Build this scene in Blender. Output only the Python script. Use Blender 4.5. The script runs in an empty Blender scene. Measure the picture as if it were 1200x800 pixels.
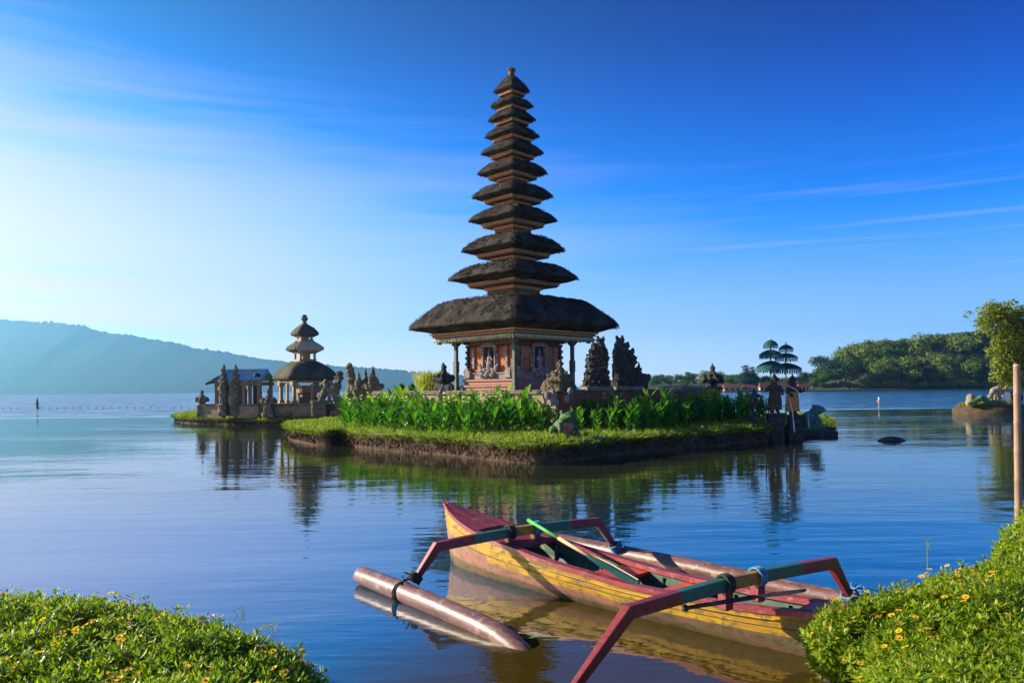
import bpy, bmesh, math, random
import numpy as np
from mathutils import Vector, Matrix, noise as mn

# ------------------------------------------------------------------ camera, sky, sun, exposure
SC = bpy.context.scene
C = SC.collection
R = math.radians
F, H, TH, HZ = 920.0, 2.2, R(.55), 456.0          # focal length in pixels of a 1200 px wide frame, eye height, roll, horizon row
cam_d = bpy.data.cameras.new('camera')
cam = bpy.data.objects.new('camera', cam_d); C.objects.link(cam)
cam.location = (0, 0, H); cam.rotation_euler = (R(90), TH, 0)
cam_d.sensor_width = 36; cam_d.lens = 36*F/1200; cam_d.shift_y = (HZ-400)/1200
cam_d.clip_start = .1; cam_d.clip_end = 12000
SC.camera = cam
SUN_EL, SUN_AZ = R(21), R(-79)                     # azimuth from +Y (straight ahead), negative to the left
SDIR = Vector((math.sin(SUN_AZ)*math.cos(SUN_EL), math.cos(SUN_AZ)*math.cos(SUN_EL), math.sin(SUN_EL)))
sl = bpy.data.lights.new('sun', 'SUN'); sl.energy = 5.0; sl.angle = R(.5); sl.color = (1, .83, .62)
so = bpy.data.objects.new('sun', sl); C.objects.link(so)
so.rotation_euler = (-SDIR).to_track_quat('-Z', 'Y').to_euler()
SC.view_settings.view_transform = 'Standard'; SC.view_settings.look = 'None'
SC.view_settings.gamma = 1; SC.view_settings.use_curve_mapping = False
SC.view_settings.exposure = 1.45
SC.cycles.use_denoising = True
SC.cycles.max_bounces = 8; SC.cycles.volume_bounces = 0; SC.cycles.transparent_max_bounces = 8
SC.cycles.use_adaptive_sampling = True; SC.cycles.adaptive_threshold = .015
SC.cycles.sample_clamp_indirect = 8

class NT:
    """small node-tree writer"""
    def __init__(s, nt): s.n, s.l = nt.nodes, nt.links; s.n.clear()
    def new(s, t, **k):
        o = s.n.new(t)
        for a, b in k.items(): setattr(o, a, b)
        return o
    def put(s, sock, v):
        if isinstance(v, bpy.types.NodeSocket): s.l.new(v, sock)
        elif v is not None:
            if hasattr(sock.default_value, '__len__') and len(sock.default_value) == 4 and len(v) == 3: v = (*v, 1)
            sock.default_value = v
    def m(s, op, a, b=None, c=None, clamp=False):
        o = s.new('ShaderNodeMath', operation=op, use_clamp=clamp)
        s.put(o.inputs[0], a); s.put(o.inputs[1], b)
        if c is not None: s.put(o.inputs[2], c)
        return o.outputs[0]
    def vm(s, op, a, b=None):
        o = s.new('ShaderNodeVectorMath', operation=op); s.put(o.inputs[0], a)
        if b is not None: s.put(o.inputs[1], b)
        return o.outputs[1] if op in ('DISTANCE', 'LENGTH', 'DOT_PRODUCT') else o.outputs[0]
    def mix(s, f, a, b, blend='MIX'):
        o = s.new('ShaderNodeMix', data_type='RGBA', blend_type=blend)
        s.put(o.inputs[0], f); s.put(o.inputs[6], a); s.put(o.inputs[7], b)
        return o.outputs[2]
    def rng(s, v, a, b, c=0., d=1., smooth=True):
        o = s.new('ShaderNodeMapRange', interpolation_type='SMOOTHSTEP' if smooth else 'LINEAR')
        s.put(o.inputs[0], v)
        for i, x in enumerate((a, b, c, d)): s.put(o.inputs[i+1], x)
        return o.outputs[0]
    def noise(s, vec, scale, detail=4, rough=.55, dist=0.):
        o = s.new('ShaderNodeTexNoise'); s.put(o.inputs['Vector'], vec)
        o.inputs['Scale'].default_value = scale; o.inputs['Detail'].default_value = detail
        o.inputs['Roughness'].default_value = rough; o.inputs['Distortion'].default_value = dist
        return o.outputs[0]
    def mapv(s, vec, scale=(1, 1, 1), loc=(0, 0, 0), rot=(0, 0, 0)):
        o = s.new('ShaderNodeMapping'); s.put(o.inputs[0], vec)
        o.inputs[1].default_value = loc; o.inputs[2].default_value = rot; o.inputs[3].default_value = scale
        return o.outputs[0]
    def xyz(s, v):
        o = s.new('ShaderNodeSeparateXYZ'); s.put(o.inputs[0], v); return o.outputs
    def comb(s, x, y, z):
        o = s.new('ShaderNodeCombineXYZ')
        for i, q in enumerate((x, y, z)): s.put(o.inputs[i], q)
        return o.outputs[0]
    def bump(s, h, strength=.5, dist=.02, normal=None):
        o = s.new('ShaderNodeBump'); o.inputs['Strength'].default_value = strength
        o.inputs['Distance'].default_value = dist; s.put(o.inputs['Height'], h)
        if normal is not None: s.l.new(normal, o.inputs['Normal'])
        return o.outputs[0]

W = bpy.data.worlds.new('World'); SC.world = W; W.use_nodes = True
n = NT(W.node_tree)
sky = n.new('ShaderNodeTexSky', sky_type='NISHITA'); sky.sun_disc = False
sky.sun_elevation = SUN_EL; sky.sun_rotation = SUN_AZ
sky.altitude = 1200; sky.air_density = 1.0; sky.dust_density = .4; sky.ozone_density = 2.0
d = n.new('ShaderNodeTexCoord').outputs['Generated']
dx, dy, dz = n.xyz(d)
hyp = n.m('SQRT', n.m('ADD', n.m('MULTIPLY', dx, dx), n.m('MULTIPLY', dy, dy)))
el = n.m('DIVIDE', dz, n.m('MAXIMUM', hyp, .001))                     # tangent of the elevation
az = n.m('ARCTAN2', dx, dy)                                           # 0 straight ahead, negative to the left
hs = n.new('ShaderNodeHueSaturation'); hs.inputs['Saturation'].default_value = 1.35
n.l.new(sky.outputs[0], hs.inputs['Color'])
azr = n.rng(az, -.75, .6, 0, 1)
elr = n.rng(el, .12, .54, 0, 1)
tint = n.mix(azr, (.0, 1.29, 1.82), (.0, .93, 1.85))                # clear air: paler near the sun, deep blue away from it
base = n.mix(1., hs.outputs[0], tint, 'MULTIPLY')
dark = n.m('MULTIPLY', n.m('MULTIPLY_ADD', elr, -.68, 1.), n.m('MULTIPLY_ADD', azr, -.30, 1.))
gdk = n.m('MULTIPLY', dark, n.m('MULTIPLY_ADD', n.m('MULTIPLY', elr, azr), -.62, 1.))
rdk = n.m('MULTIPLY', dark, n.m('MULTIPLY_ADD', elr, -.9, 1.))
base = n.mix(1., base, n.comb(rdk, gdk, dark), 'MULTIPLY')
# thin cirrus veil, thick toward the sun and slanting down away from it
cv = n.mapv(n.comb(az, el, 0), (1.5, 20, 1), rot=(0, 0, R(3)))
streak = n.noise(cv, 1.5, 5, .6, .4)
wisp = n.noise(n.mapv(n.comb(az, el, 3.7), (1.3, 40, 1), rot=(0, 0, R(.15))), 1.5, 6, .60, .35)
lim = n.rng(az, -.70, .70, .46, .12, False)
veil = n.rng(n.m('SUBTRACT', n.m('ADD', el, n.m('MULTIPLY', n.m('SUBTRACT', streak, .5), .30)), lim), .05, -.34, 0, 1)
amt = n.rng(az, -.65, .55, .84, .48, False)
veil = n.m('MULTIPLY', veil, n.m('MULTIPLY', amt, n.m('MULTIPLY_ADD', streak, 1.35, .26)), clamp=True)
wl = n.m('MULTIPLY', n.rng(wisp, .48, .82, 0, .42), n.m('MULTIPLY', n.rng(el, .30, .14, 0, 1), n.rng(el, .0, .05, 0, 1)))
veil = n.m('MAXIMUM', veil, wl)
low = n.m('MULTIPLY', n.rng(el, .23, -.02, 0, 1), n.rng(az, -.6, .7, .95, .55, False))
veil = n.m('MAXIMUM', veil, low)
vc = n.mix(azr, (6.4, 3.35, 3.7), (4.4, 4.0, 4.8))
skyc = n.mix(veil, base, vc)
hb = n.m('ADD', 1., n.rng(el, .14, .0, 0, .55))                        # the pale band of bright air low over the lake
skyc = n.mix(1., skyc, n.comb(hb, hb, hb), 'MULTIPLY')
bg = n.new('ShaderNodeBackground'); n.l.new(skyc, bg.inputs[0]); bg.inputs[1].default_value = .088
out = n.new('ShaderNodeOutputWorld'); n.l.new(bg.outputs[0], out.inputs[0])

# ------------------------------------------------------------------ helpers
rnd = random.Random(7); npr = np.random.default_rng(7)
ct, st = math.cos(TH), math.sin(TH)
def ray(px, py):
    dx_, dy_ = px-600, HZ-py
    return (dx_*ct+dy_*st)/F, (-dx_*st+dy_*ct)/F
def S(px, py, d):
    u, v = ray(px, py); return Vector((u*d, d, H+v*d))
def G(px, py, z=0.):
    u, v = ray(px, py); d = (z-H)/v; return Vector((u*d, d, z))
def PX(px, z, d):                                    # the point at depth d and height z that stands on column px
    x = 0.
    for _ in range(4):
        v = (z-H)/d*F
        x = ((px-600)+v*st)/ct/F*d
    return Vector((x, d, z))
def nz(p, s=1., o=0.): return mn.noise(Vector((p[0]*s+o, p[1]*s+o*1.7, p[2]*s-o)))

def mat(name, c1, c2=None, scale=4., rough=.8, bump=.0, bscale=None, bdist=.02, stretch=(1, 1, 1), c3=None, spec=.3, lo=.35, hi=.65, sss=None, coat=0.):
    m = bpy.data.materials.new(name); m.use_nodes = True; t = NT(m.node_tree)
    p = t.new('ShaderNodeBsdfPrincipled'); o = t.new('ShaderNodeOutputMaterial'); t.l.new(p.outputs[0], o.inputs[0])
    co = t.mapv(t.new('ShaderNodeTexCoord').outputs['Object'], stretch)
    col = (*c1, 1)
    if c2:
        nn = t.noise(co, scale, 6, .62); col = t.mix(t.rng(nn, lo, hi), c1, c2)
        if c3:
            n3 = t.noise(t.mapv(co, loc=(5, 3, 1)), scale*2.7, 5, .65); col = t.mix(t.rng(n3, .55, .72), col, c3)
    t.put(p.inputs['Base Color'], col); p.inputs['Roughness'].default_value = rough
    p.inputs['Specular IOR Level'].default_value = spec
    if coat: p.inputs['Coat Weight'].default_value = coat
    if bump: t.l.new(t.bump(t.noise(co, bscale or scale*3, 6, .65), bump, bdist), p.inputs['Normal'])
    return m
def leafmat(name, c1, c2, trans=.35, rough=.45, c3=None, spec=.35):
    m = bpy.data.materials.new(name); m.use_nodes = True; t = NT(m.node_tree)
    p = t.new('ShaderNodeBsdfPrincipled'); o = t.new('ShaderNodeOutputMaterial')
    ri = t.new('ShaderNodeNewGeometry').outputs['Random Per Island']
    col = t.mix(ri, c1, c2)
    if c3: col = t.mix(t.rng(ri, .9, .93), col, c3)
    t.put(p.inputs['Base Color'], col); p.inputs['Roughness'].default_value = rough; p.inputs['Specular IOR Level'].default_value = spec
    tr = t.new('ShaderNodeBsdfTranslucent'); t.put(tr.inputs[0], t.mix(1., col, (1.5, 1.7, .6), 'MULTIPLY'))
    mx = t.new('ShaderNodeMixShader'); mx.inputs[0].default_value = trans
    t.l.new(p.outputs[0], mx.inputs[1]); t.l.new(tr.outputs[0], mx.inputs[2]); t.l.new(mx.outputs[0], o.inputs[0])
    return m

def tag(o, label=None, cat=None, group=None, kind=None):
    if label: o['label'] = label
    if cat: o['category'] = cat
    if group: o['group'] = group
    if kind: o['kind'] = kind
    return o
def thing(name, loc, label, cat, group=None, rz=0.):
    o = bpy.data.objects.new(name, None); C.objects.link(o); o.empty_display_size = .2
    o.location = loc; o.rotation_euler = (0, 0, rz)
    return tag(o, label, cat, group)
def wloc(o):
    v = Vector((0, 0, 0))
    while o: v += o.location; o = o.parent
    return v
def copy_tree(o, parent=None):
    c = o.copy(); C.objects.link(c)
    if parent: c.parent = parent
    for ch in list(o.children): copy_tree(ch, c)
    return c

class MB:
    def __init__(s): s.v, s.f, s.mi = [], [], []
    def add(s, vs, fs, mi=0):
        b = len(s.v); s.v.extend(Vector(q) for q in vs)
        for q in fs: s.f.append([b+i for i in q]); s.mi.append(mi)
        return s
    def box(s, c, size, rz=0., rx=0., ry=0., mi=0, taper=1.):
        hx, hy, hz = (q/2 for q in size); M = Matrix.Rotation(rz, 3, 'Z') @ Matrix.Rotation(ry, 3, 'Y') @ Matrix.Rotation(rx, 3, 'X')
        vs = [Vector(c)+M @ Vector((x*hx*(taper if z > 0 else 1), y*hy*(taper if z > 0 else 1), z*hz)) for z in (-1, 1) for x, y in ((-1, -1), (1, -1), (1, 1), (-1, 1))]
        return s.add(vs, [(3, 2, 1, 0), (4, 5, 6, 7), (0, 1, 5, 4), (1, 2, 6, 5), (2, 3, 7, 6), (3, 0, 4, 7)], mi)
    def bbox(s, c, size, rz=0., b=.02, mi=0):          # a box with its edges cut
        x, y, z = (q/2 for q in size); b = min(b, x*.5, y*.5, z*.5)
        def ring(ix, zz): return [(-x+ix+b, -y+ix, zz), (x-ix-b, -y+ix, zz), (x-ix, -y+ix+b, zz), (x-ix, y-ix-b, zz), (x-ix-b, y-ix, zz), (-x+ix+b, y-ix, zz), (-x+ix, y-ix-b, zz), (-x+ix, -y+ix+b, zz)]
        M = Matrix.Rotation(rz, 3, 'Z'); rr = [[Vector(c)+M @ Vector(p) for p in ring(i, q)] for i, q in ((b, -z), (0, -z+b), (0, z-b), (b, z))]
        return s.loft(rr, mi=mi)
    def loft(s, rings, cap=True, mi=0, close=True):
        b = len(s.v); k = len(rings[0])
        for r_ in rings: s.v.extend(Vector(q) for q in r_)
        for i in range(len(rings)-1):
            for j in range(k if close else k-1):
                a, c_ = b+i*k+j, b+i*k+(j+1) % k
                s.f.append([a, c_, c_+k, a+k]); s.mi.append(mi)
        if cap:
            s.f.append([b+j for j in reversed(range(k))]); s.mi.append(mi)
            s.f.append([b+(len(rings)-1)*k+j for j in range(k)]); s.mi.append(mi)
        return s
    def lathe(s, prof, c=(0, 0, 0), nseg=14, mi=0, jit=0.):
        rr = []
        for r_, z in prof:
            rr.append([Vector(c)+Vector((r_*math.cos(2*math.pi*j/nseg), r_*math.sin(2*math.pi*j/nseg), z)) for j in range(nseg)])
        return s.loft(rr, mi=mi)
    def sq(s, prof, c=(0, 0, 0), rz=0., mi=0):          # square section tower: (half side, z)
        M = Matrix.Rotation(rz, 3, 'Z')
        return s.loft([[Vector(c)+M @ Vector((x*r_, y*r_, z)) for x, y in ((-1, -1), (1, -1), (1, 1), (-1, 1))] for r_, z in prof], mi=mi)
    def tube(s, path, rad, nseg=8, mi=0, flat=1.):
        path = [Vector(p) for p in path]; rr = []; up0 = Vector((0, 0, 1))
        for i, p in enumerate(path):
            t = (path[min(i+1, len(path)-1)]-path[max(i-1, 0)]).normalized()
            a = t.cross(up0 if abs(t.z) < .95 else Vector((1, 0, 0))).normalized(); b = a.cross(t).normalized()
            r_ = rad[i] if hasattr(rad, '__len__') else rad
            rr.append([p+a*(r_*math.cos(2*math.pi*j/nseg))+b*(r_*flat*math.sin(2*math.pi*j/nseg)) for j in range(nseg)])
        return s.loft(rr, mi=mi)
    def plank(s, path, w, h, mis=None, nrm=None, sc=None):       # rectangular bar along a polyline, h up, w across (nrm = across direction)
        path = [Vector(p) for p in path]; rr = []
        for i, p in enumerate(path):
            t = (path[min(i+1, len(path)-1)]-path[max(i-1, 0)]).normalized()
            a = nrm if nrm is not None else t.cross(Vector((0, 0, 1))).normalized()
            b = a.cross(t).normalized()
            k = 1.; q_ = sc[i] if sc else 1.
            if 0 < i < len(path)-1:
                k = 1/max(.5, (path[i+1]-path[i]).normalized().dot(t))
            rr.append([p+a*x*w/2*q_+b*y*h/2*k*q_ for x, y in ((-1, -1), (1, -1), (1, 1), (-1, 1))])
        for i in range(len(rr)-1):
            s.loft(rr[i:i+2], mi=(mis[i] if mis else 0), cap=False)
        s.add(rr[0], [(0, 1, 2, 3)], mis[0] if mis else 0); s.add(rr[-1], [(3, 2, 1, 0)], mis[-1] if mis else 0)
        return s
    def ell(s, c, r, seg=10, rings=7, rot=None, mi=0):
        c = Vector(c); M = rot or Matrix.Identity(3); rr = []
        for i in range(1, rings):
            a = math.pi*i/rings-math.pi/2
            rr.append([c+M @ Vector((r[0]*math.cos(a)*math.cos(2*math.pi*j/seg), r[1]*math.cos(a)*math.sin(2*math.pi*j/seg), r[2]*math.sin(a))) for j in range(seg)])
        b = len(s.v); s.loft(rr, cap=False, mi=mi)
        k = len(s.v); s.v += [c+M @ Vector((0, 0, -r[2])), c+M @ Vector((0, 0, r[2]))]
        for j in range(seg):
            s.f.append([k, b+(j+1) % seg, b+j]); s.mi.append(mi)
            e = b+(rings-2)*seg; s.f.append([k+1, e+j, e+(j+1) % seg]); s.mi.append(mi)
        return s
    def rough(s, amp, scale=3., o=0.):
        for i, v in enumerate(s.v):
            s.v[i] = v+Vector((nz(v, scale, o+3), nz(v, scale, o+11), nz(v, scale, o+23)))*amp
        return s
    def build(s, name, mats, parent=None, local=False, smooth=False, remesh=0., disp=0., dscale=.15, solid=0.):
        me = bpy.data.meshes.new(name)
        off = Vector((0, 0, 0)) if (local or parent is None) else wloc(parent)
        me.from_pydata([v-off for v in s.v], [], s.f)
        ms = mats if isinstance(mats, (list, tuple)) else [mats]
        for m in ms: me.materials.append(m)
        if len(ms) > 1: me.polygons.foreach_set('material_index', s.mi)
        if smooth: me.polygons.foreach_set('use_smooth', [True]*len(me.polygons))
        me.validate(); me.update()
        o = bpy.data.objects.new(name, me); C.objects.link(o)
        if parent: o.parent = parent
        if remesh:
            q = o.modifiers.new('remesh', 'REMESH'); q.mode = 'VOXEL'; q.voxel_size = remesh; q.use_smooth_shade = disp < .06
            if disp < .06: q = o.modifiers.new('smooth', 'SMOOTH'); q.iterations = 2; q.factor = .5
        if disp:
            tx = bpy.data.textures.new(name, 'CLOUDS'); tx.noise_scale = dscale; tx.noise_depth = 3
            q = o.modifiers.new('carve', 'DISPLACE'); q.texture = tx; q.strength = disp; q.mid_level = .5; q.texture_coords = 'LOCAL'
        return o
def raw(name, verts, faces, mats, parent=None, mi=None, smooth=False):
    """numpy arrays straight into a mesh; faces is an (n, k) array"""
    me = bpy.data.meshes.new(name); verts = np.asarray(verts, np.float32); faces = np.asarray(faces, np.int32); nf, k = faces.shape
    me.vertices.add(len(verts)); me.vertices.foreach_set('co', verts.ravel())
    me.loops.add(nf*k); me.loops.foreach_set('vertex_index', faces.ravel())
    me.polygons.add(nf); me.polygons.foreach_set('loop_start', np.arange(nf, dtype=np.int32)*k)
    for m in (mats if isinstance(mats, (list, tuple)) else [mats]): me.materials.append(m)
    if mi is not None: me.polygons.foreach_set('material_index', np.asarray(mi, np.int32))
    if smooth: me.polygons.foreach_set('use_smooth', np.ones(nf, bool))
    me.update(calc_edges=True); me.validate()
    o = bpy.data.objects.new(name, me); C.objects.link(o)
    if parent: o.parent = parent
    return o
# ------------------------------------------------------------------ materials
M = {}
M['thatch'] = mat('thatch', (.021, .0185, .016), (.068, .060, .050), 1.6, .95, 1., 22, .10, (1, 1, .35), c3=(.028, .042, .018), spec=.1)
M['thatch_moss'] = mat('mossy_thatch', (.045, .048, .038), (.095, .095, .07), 1.4, .95, .8, 24, .05, (1, 1, .4), c3=(.10, .12, .035), spec=.12)
M['thatch_tan'] = mat('tan_thatch', (.40, .33, .20), (.46, .39, .25), 2, .9, .5, 24, .03, spec=.15)
M['gold'] = mat('carved_gilded_wood', (.40, .185, .055), (.52, .27, .09), 9, .55, .9, 22, .03, c3=(.10, .04, .02))
M['gold_dark'] = mat('dark_gilded_carving', (.022, .012, .008), (.22, .10, .03), 13, .6, 1., 20, .04)
M['lace'] = mat('painted_lace_carving', (.14, .19, .10), (.46, .46, .27), 14, .6, 1., 22, .05, c3=(.02, .05, .035), lo=.42, hi=.55)
M['brick'] = mat('orange_brick', (.36, .105, .038), (.46, .165, .06), 3, .85, .6, 30, .02, c3=(.20, .075, .04), lo=.4, hi=.6)
M['pinkstone'] = mat('pink_paras_stone', (.34, .16, .12), (.28, .16, .13), 3, .85, .5, 16, .015)
M['greystone'] = mat('grey_carved_stone', (.17, .15, .135), (.30, .27, .245), 7, .9, 1., 16, .05, c3=(.06, .055, .05))
M['darkstone'] = mat('weathered_black_stone', (.026, .026, .025), (.062, .060, .054), 6, .92, 1., 14, .05, c3=(.045, .055, .028))
M['oldstone'] = mat('old_dark_gold_stone', (.07, .06, .04), (.16, .125, .07), 5, .92, 1., 15, .05, c3=(.10, .11, .04))
M['mossstone'] = mat('mossy_stone', (.095, .088, .058), (.19, .17, .11), 5, .92, 1., 15, .05, c3=(.14, .17, .05))
M['wallstone'] = mat('lichen_wall_stone', (.26, .21, .125), (.18, .15, .09), 3, .9, .8, 15, .03, c3=(.24, .25, .09))
M['coping'] = mat('dark_coping_stone', (.10, .09, .075), (.17, .15, .12), 4, .9, .7, 15, .02, c3=(.11, .13, .05))
M['redbrick'] = mat('red_brick_panel', (.30, .085, .05), (.24, .075, .05), 4, .9, .5, 20, .015, c3=(.16, .12, .07))
M['greenpost'] = mat('painted_green_post', (.05, .075, .055), (.09, .11, .07), 5, .6, .3, 20, .01)
M['wood'] = mat('weathered_wood', (.30, .20, .12), (.20, .13, .08), 3, .8, .5, 18, .01, (1, 1, .2))
M['palewood'] = mat('pale_carved_timber', (.33, .24, .12), (.25, .18, .09), 4, .75, .5, 18, .01, c3=(.22, .15, .09))
M['dirt'] = mat('rooty_bank_edge', (.065, .043, .026), (.135, .09, .052), 2.6, .95, 1., 9, .16, (1, 1, .55), c3=(.035, .028, .018))
M['root'] = leafmat('hanging_roots', (.05, .035, .02), (.16, .11, .06), 0., .9)
M['straw'] = leafmat('loose_straw', (.010, .0095, .009), (.10, .09, .075), 0., .95, c3=(.05, .075, .02), spec=.08)
M['isletedge'] = mat('mossy_islet_edge', (.06, .042, .022), (.10, .07, .035), 2.5, .95, 1., 9, .12, c3=(.06, .085, .02))
M['turf'] = mat('turf', (.10, .16, .020), (.17, .22, .03), 1.5, .95, .9, 30, .05, c3=(.09, .13, .02))
M['mud'] = mat('wet_bank_soil', (.045, .035, .018), (.08, .06, .03), 2, .9, .8, 12, .05)
M['blueroof'] = mat('blue_metal_roof', (.10, .22, .38), (.15, .30, .46), 5, .4, .3, 20, .01, c3=(.20, .26, .30))
M['teal'] = mat('dark_teal_cloth', (.005, .040, .046), (.010, .07, .070), 8, .8, .3, 40, .01)
M['fringe'] = mat('teal_fringe', (.008, .075, .078), (.04, .17, .16), 16, .8, .4, 40, .01)
M['yellowpole'] = mat('yellow_lacquer', (.60, .45, .05), (.5, .35, .05), 8, .5)
M['gilt'] = mat('yellow_wrap_cloth', (.50, .26, .05), (.36, .15, .04), 9, .8, .5, 20, .02, c3=(.16, .05, .03))
M['motley'] = mat('checked_temple_cloth', (.045, .025, .018), (.10, .06, .025), 9, .85, .6, 20, .02, c3=(.02, .07, .05))
M['froggreen'] = mat('painted_frog_green', (.030, .085, .028), (.06, .13, .04), 5, .6, .8, 18, .03, c3=(.10, .075, .05), lo=.4, hi=.6)
M['frogbelly'] = mat('flaking_red_belly', (.22, .06, .035), (.32, .15, .10), 8, .8, .5, 18, .01, c3=(.38, .30, .24))
M['frogblue'] = mat('blue_green_frog', (.025, .12, .105), (.04, .17, .14), 4, .5, .6, 18, .02, c3=(.03, .08, .06))
M['white'] = mat('white_paint', (.72, .72, .70), (.60, .60, .56), 6, .7)
M['canna'] = leafmat('canna_leaf', (.012, .085, .008), (.10, .26, .018), .42, .34, c3=(.28, .30, .05))
M['cannastem'] = mat('canna_stem', (.10, .20, .03), rough=.6)
M['cream'] = leafmat('cream_petals', (.80, .66, .38), (.85, .74, .50), .4, .7)
M['yellowpetal'] = leafmat('yellow_petals', (.85, .52, .02), (.9, .62, .04), .3, .6)
M['redpetal'] = leafmat('red_petals', (.6, .02, .015), (.7, .05, .02), .3, .6)
M['grass'] = leafmat('grass_blades', (.065, .14, .010), (.23, .30, .024), .4, .55, c3=(.30, .27, .08))
M['reed'] = leafmat('yellow_bamboo_grass', (.24, .26, .04), (.36, .36, .07), .4, .6)
M['cover'] = leafmat('ground_cover_leaf', (.055, .145, .006), (.30, .38, .018), .42, .42, c3=(.32, .30, .02))
M['orangepetal'] = leafmat('orange_yellow_petals', (.85, .46, .015), (.9, .56, .02), .3, .6)
M['tree1'] = leafmat('forest_leaf', (.018, .055, .008), (.085, .155, .016), .2, .6, spec=.1)
M['tree2'] = leafmat('bright_forest_leaf', (.065, .115, .014), (.15, .19, .026), .25, .6, spec=.15)
M['tree3'] = leafmat('dark_forest_leaf', (.012, .036, .014), (.035, .070, .022), .2, .6, spec=.15)
M['bamboo'] = leafmat('olive_bamboo_leaf', (.10, .14, .012), (.22, .245, .022), .38, .55, spec=.2)
M['bark'] = mat('bark', (.10, .075, .05), (.16, .125, .09), 3, .9, .8, 8, .03)
M['pole'] = mat('dry_bamboo', (.29, .20, .13), (.21, .14, .09), 2.5, .55, .3, 20, .005, (6, 6, .8), c3=(.25, .15, .09))
M['hill'] = mat('wooded_slope', (.012, .026, .010), (.030, .050, .016), .03, .95, 0)
M['land'] = mat('shore_land', (.05, .075, .02), (.09, .11, .035), .06, .95, 0)
M['rock'] = mat('wet_black_rock', (.022, .022, .024), (.05, .05, .05), 3, .55, .8, 10, .04)
M['tileroof'] = mat('red_tile_roof', (.16, .055, .04), (.10, .045, .035), .25, .9)
M['house'] = mat('cream_plaster', (.42, .30, .23), (.28, .2, .16), .3, .8)
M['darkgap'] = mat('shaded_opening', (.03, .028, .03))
M['buoy'] = mat('grey_buoy', (.10, .12, .15), rough=.5)

# water: one sheet, mirror-like with small ripples, muddy shallows round the boat landing, the boat's shade also put into their colour
wm = bpy.data.materials.new('lake_water'); wm.use_nodes = True; t = NT(wm.node_tree)
p = t.new('ShaderNodeBsdfPrincipled'); o = t.new('ShaderNodeOutputMaterial'); t.l.new(p.outputs[0], o.inputs[0])
pos = t.new('ShaderNodeNewGeometry').outputs['Position']
X, Y, Z = t.xyz(pos)
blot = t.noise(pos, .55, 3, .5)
shal_shade = t.m('ADD', t.vm('DISTANCE', t.mapv(pos, (1, .85, 0)), (1.35, 5.2, 0)), t.m('MULTIPLY', t.m('SUBTRACT', blot, .5), 1.6))
shal_shade = t.rng(shal_shade, 3.1, 1.7, 0, 1)
isl_refl = t.m('ADD', t.vm('DISTANCE', t.mapv(pos, (1, 1, 0)), (.8, 37, 0)), t.m('MULTIPLY', t.m('SUBTRACT', blot, .5), 2.))
isl_refl = t.m('MULTIPLY', t.rng(isl_refl, 27, 20, 0, 1), .9)  # dark olive put into the base colour where the island's reflection falls
col = t.mix(shal_shade, (.0, .050, .100), (.042, .031, .003))
col = t.mix(isl_refl, col, (.022, .024, .006))
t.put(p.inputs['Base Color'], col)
ruf = t.rng(t.m('ADD', Y, t.m('MULTIPLY', t.m('SUBTRACT', t.noise(t.mapv(pos, (.006, .05, 1)), 1., 3, .5), .5), 60.)), 64, 100, .02, .12)
t.put(p.inputs['Roughness'], ruf); t.put(p.inputs['IOR'], t.m('MULTIPLY_ADD', shal_shade, -1.9, 3.5)); p.inputs['Specular IOR Level'].default_value = .5
r1 = t.noise(t.mapv(pos, (.45, 1.5, 1), rot=(0, 0, R(-14))), 1.0, 3, .5, .3)
r2 = t.noise(t.mapv(pos, (1.6, 4.6, 1), rot=(0, 0, R(-9))), 1.0, 3, .5, .2)
r3 = t.noise(t.mapv(pos, (.05, .22, 1), rot=(0, 0, R(-6))), 1.0, 3, .5, .5)
calm = t.rng(t.noise(t.mapv(pos, (.03, .10, 1)), 1.0, 2, .5), .35, .65, .35, 1.)
hgt = t.m('ADD', t.m('MULTIPLY', r1, .030), t.m('ADD', t.m('MULTIPLY', r2, .0075), t.m('MULTIPLY', r3, .10)))
hgt = t.m('MULTIPLY', hgt, calm)
rufm = t.rng(ruf, .03, .12, 0, 1)
r4 = t.noise(t.mapv(pos, (.10, .34, 1), rot=(0, 0, R(-5))), 1.0, 2, .5, .3)
hgt = t.m('ADD', hgt, t.m('MULTIPLY', t.m('MULTIPLY', r4, rufm), 1.9))
t.l.new(t.bump(hgt, 1., .55), p.inputs['Normal'])
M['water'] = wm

# ------------------------------------------------------------------ the lake, shores and hills
mb = MB(); mb.add([(-4900, -70, 0), (4900, -70, 0), (4900, 5100, 0), (-4900, 5100, 0)], [(0, 1, 2, 3)])
tag(mb.build('water', M['water']), kind='structure')

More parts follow.
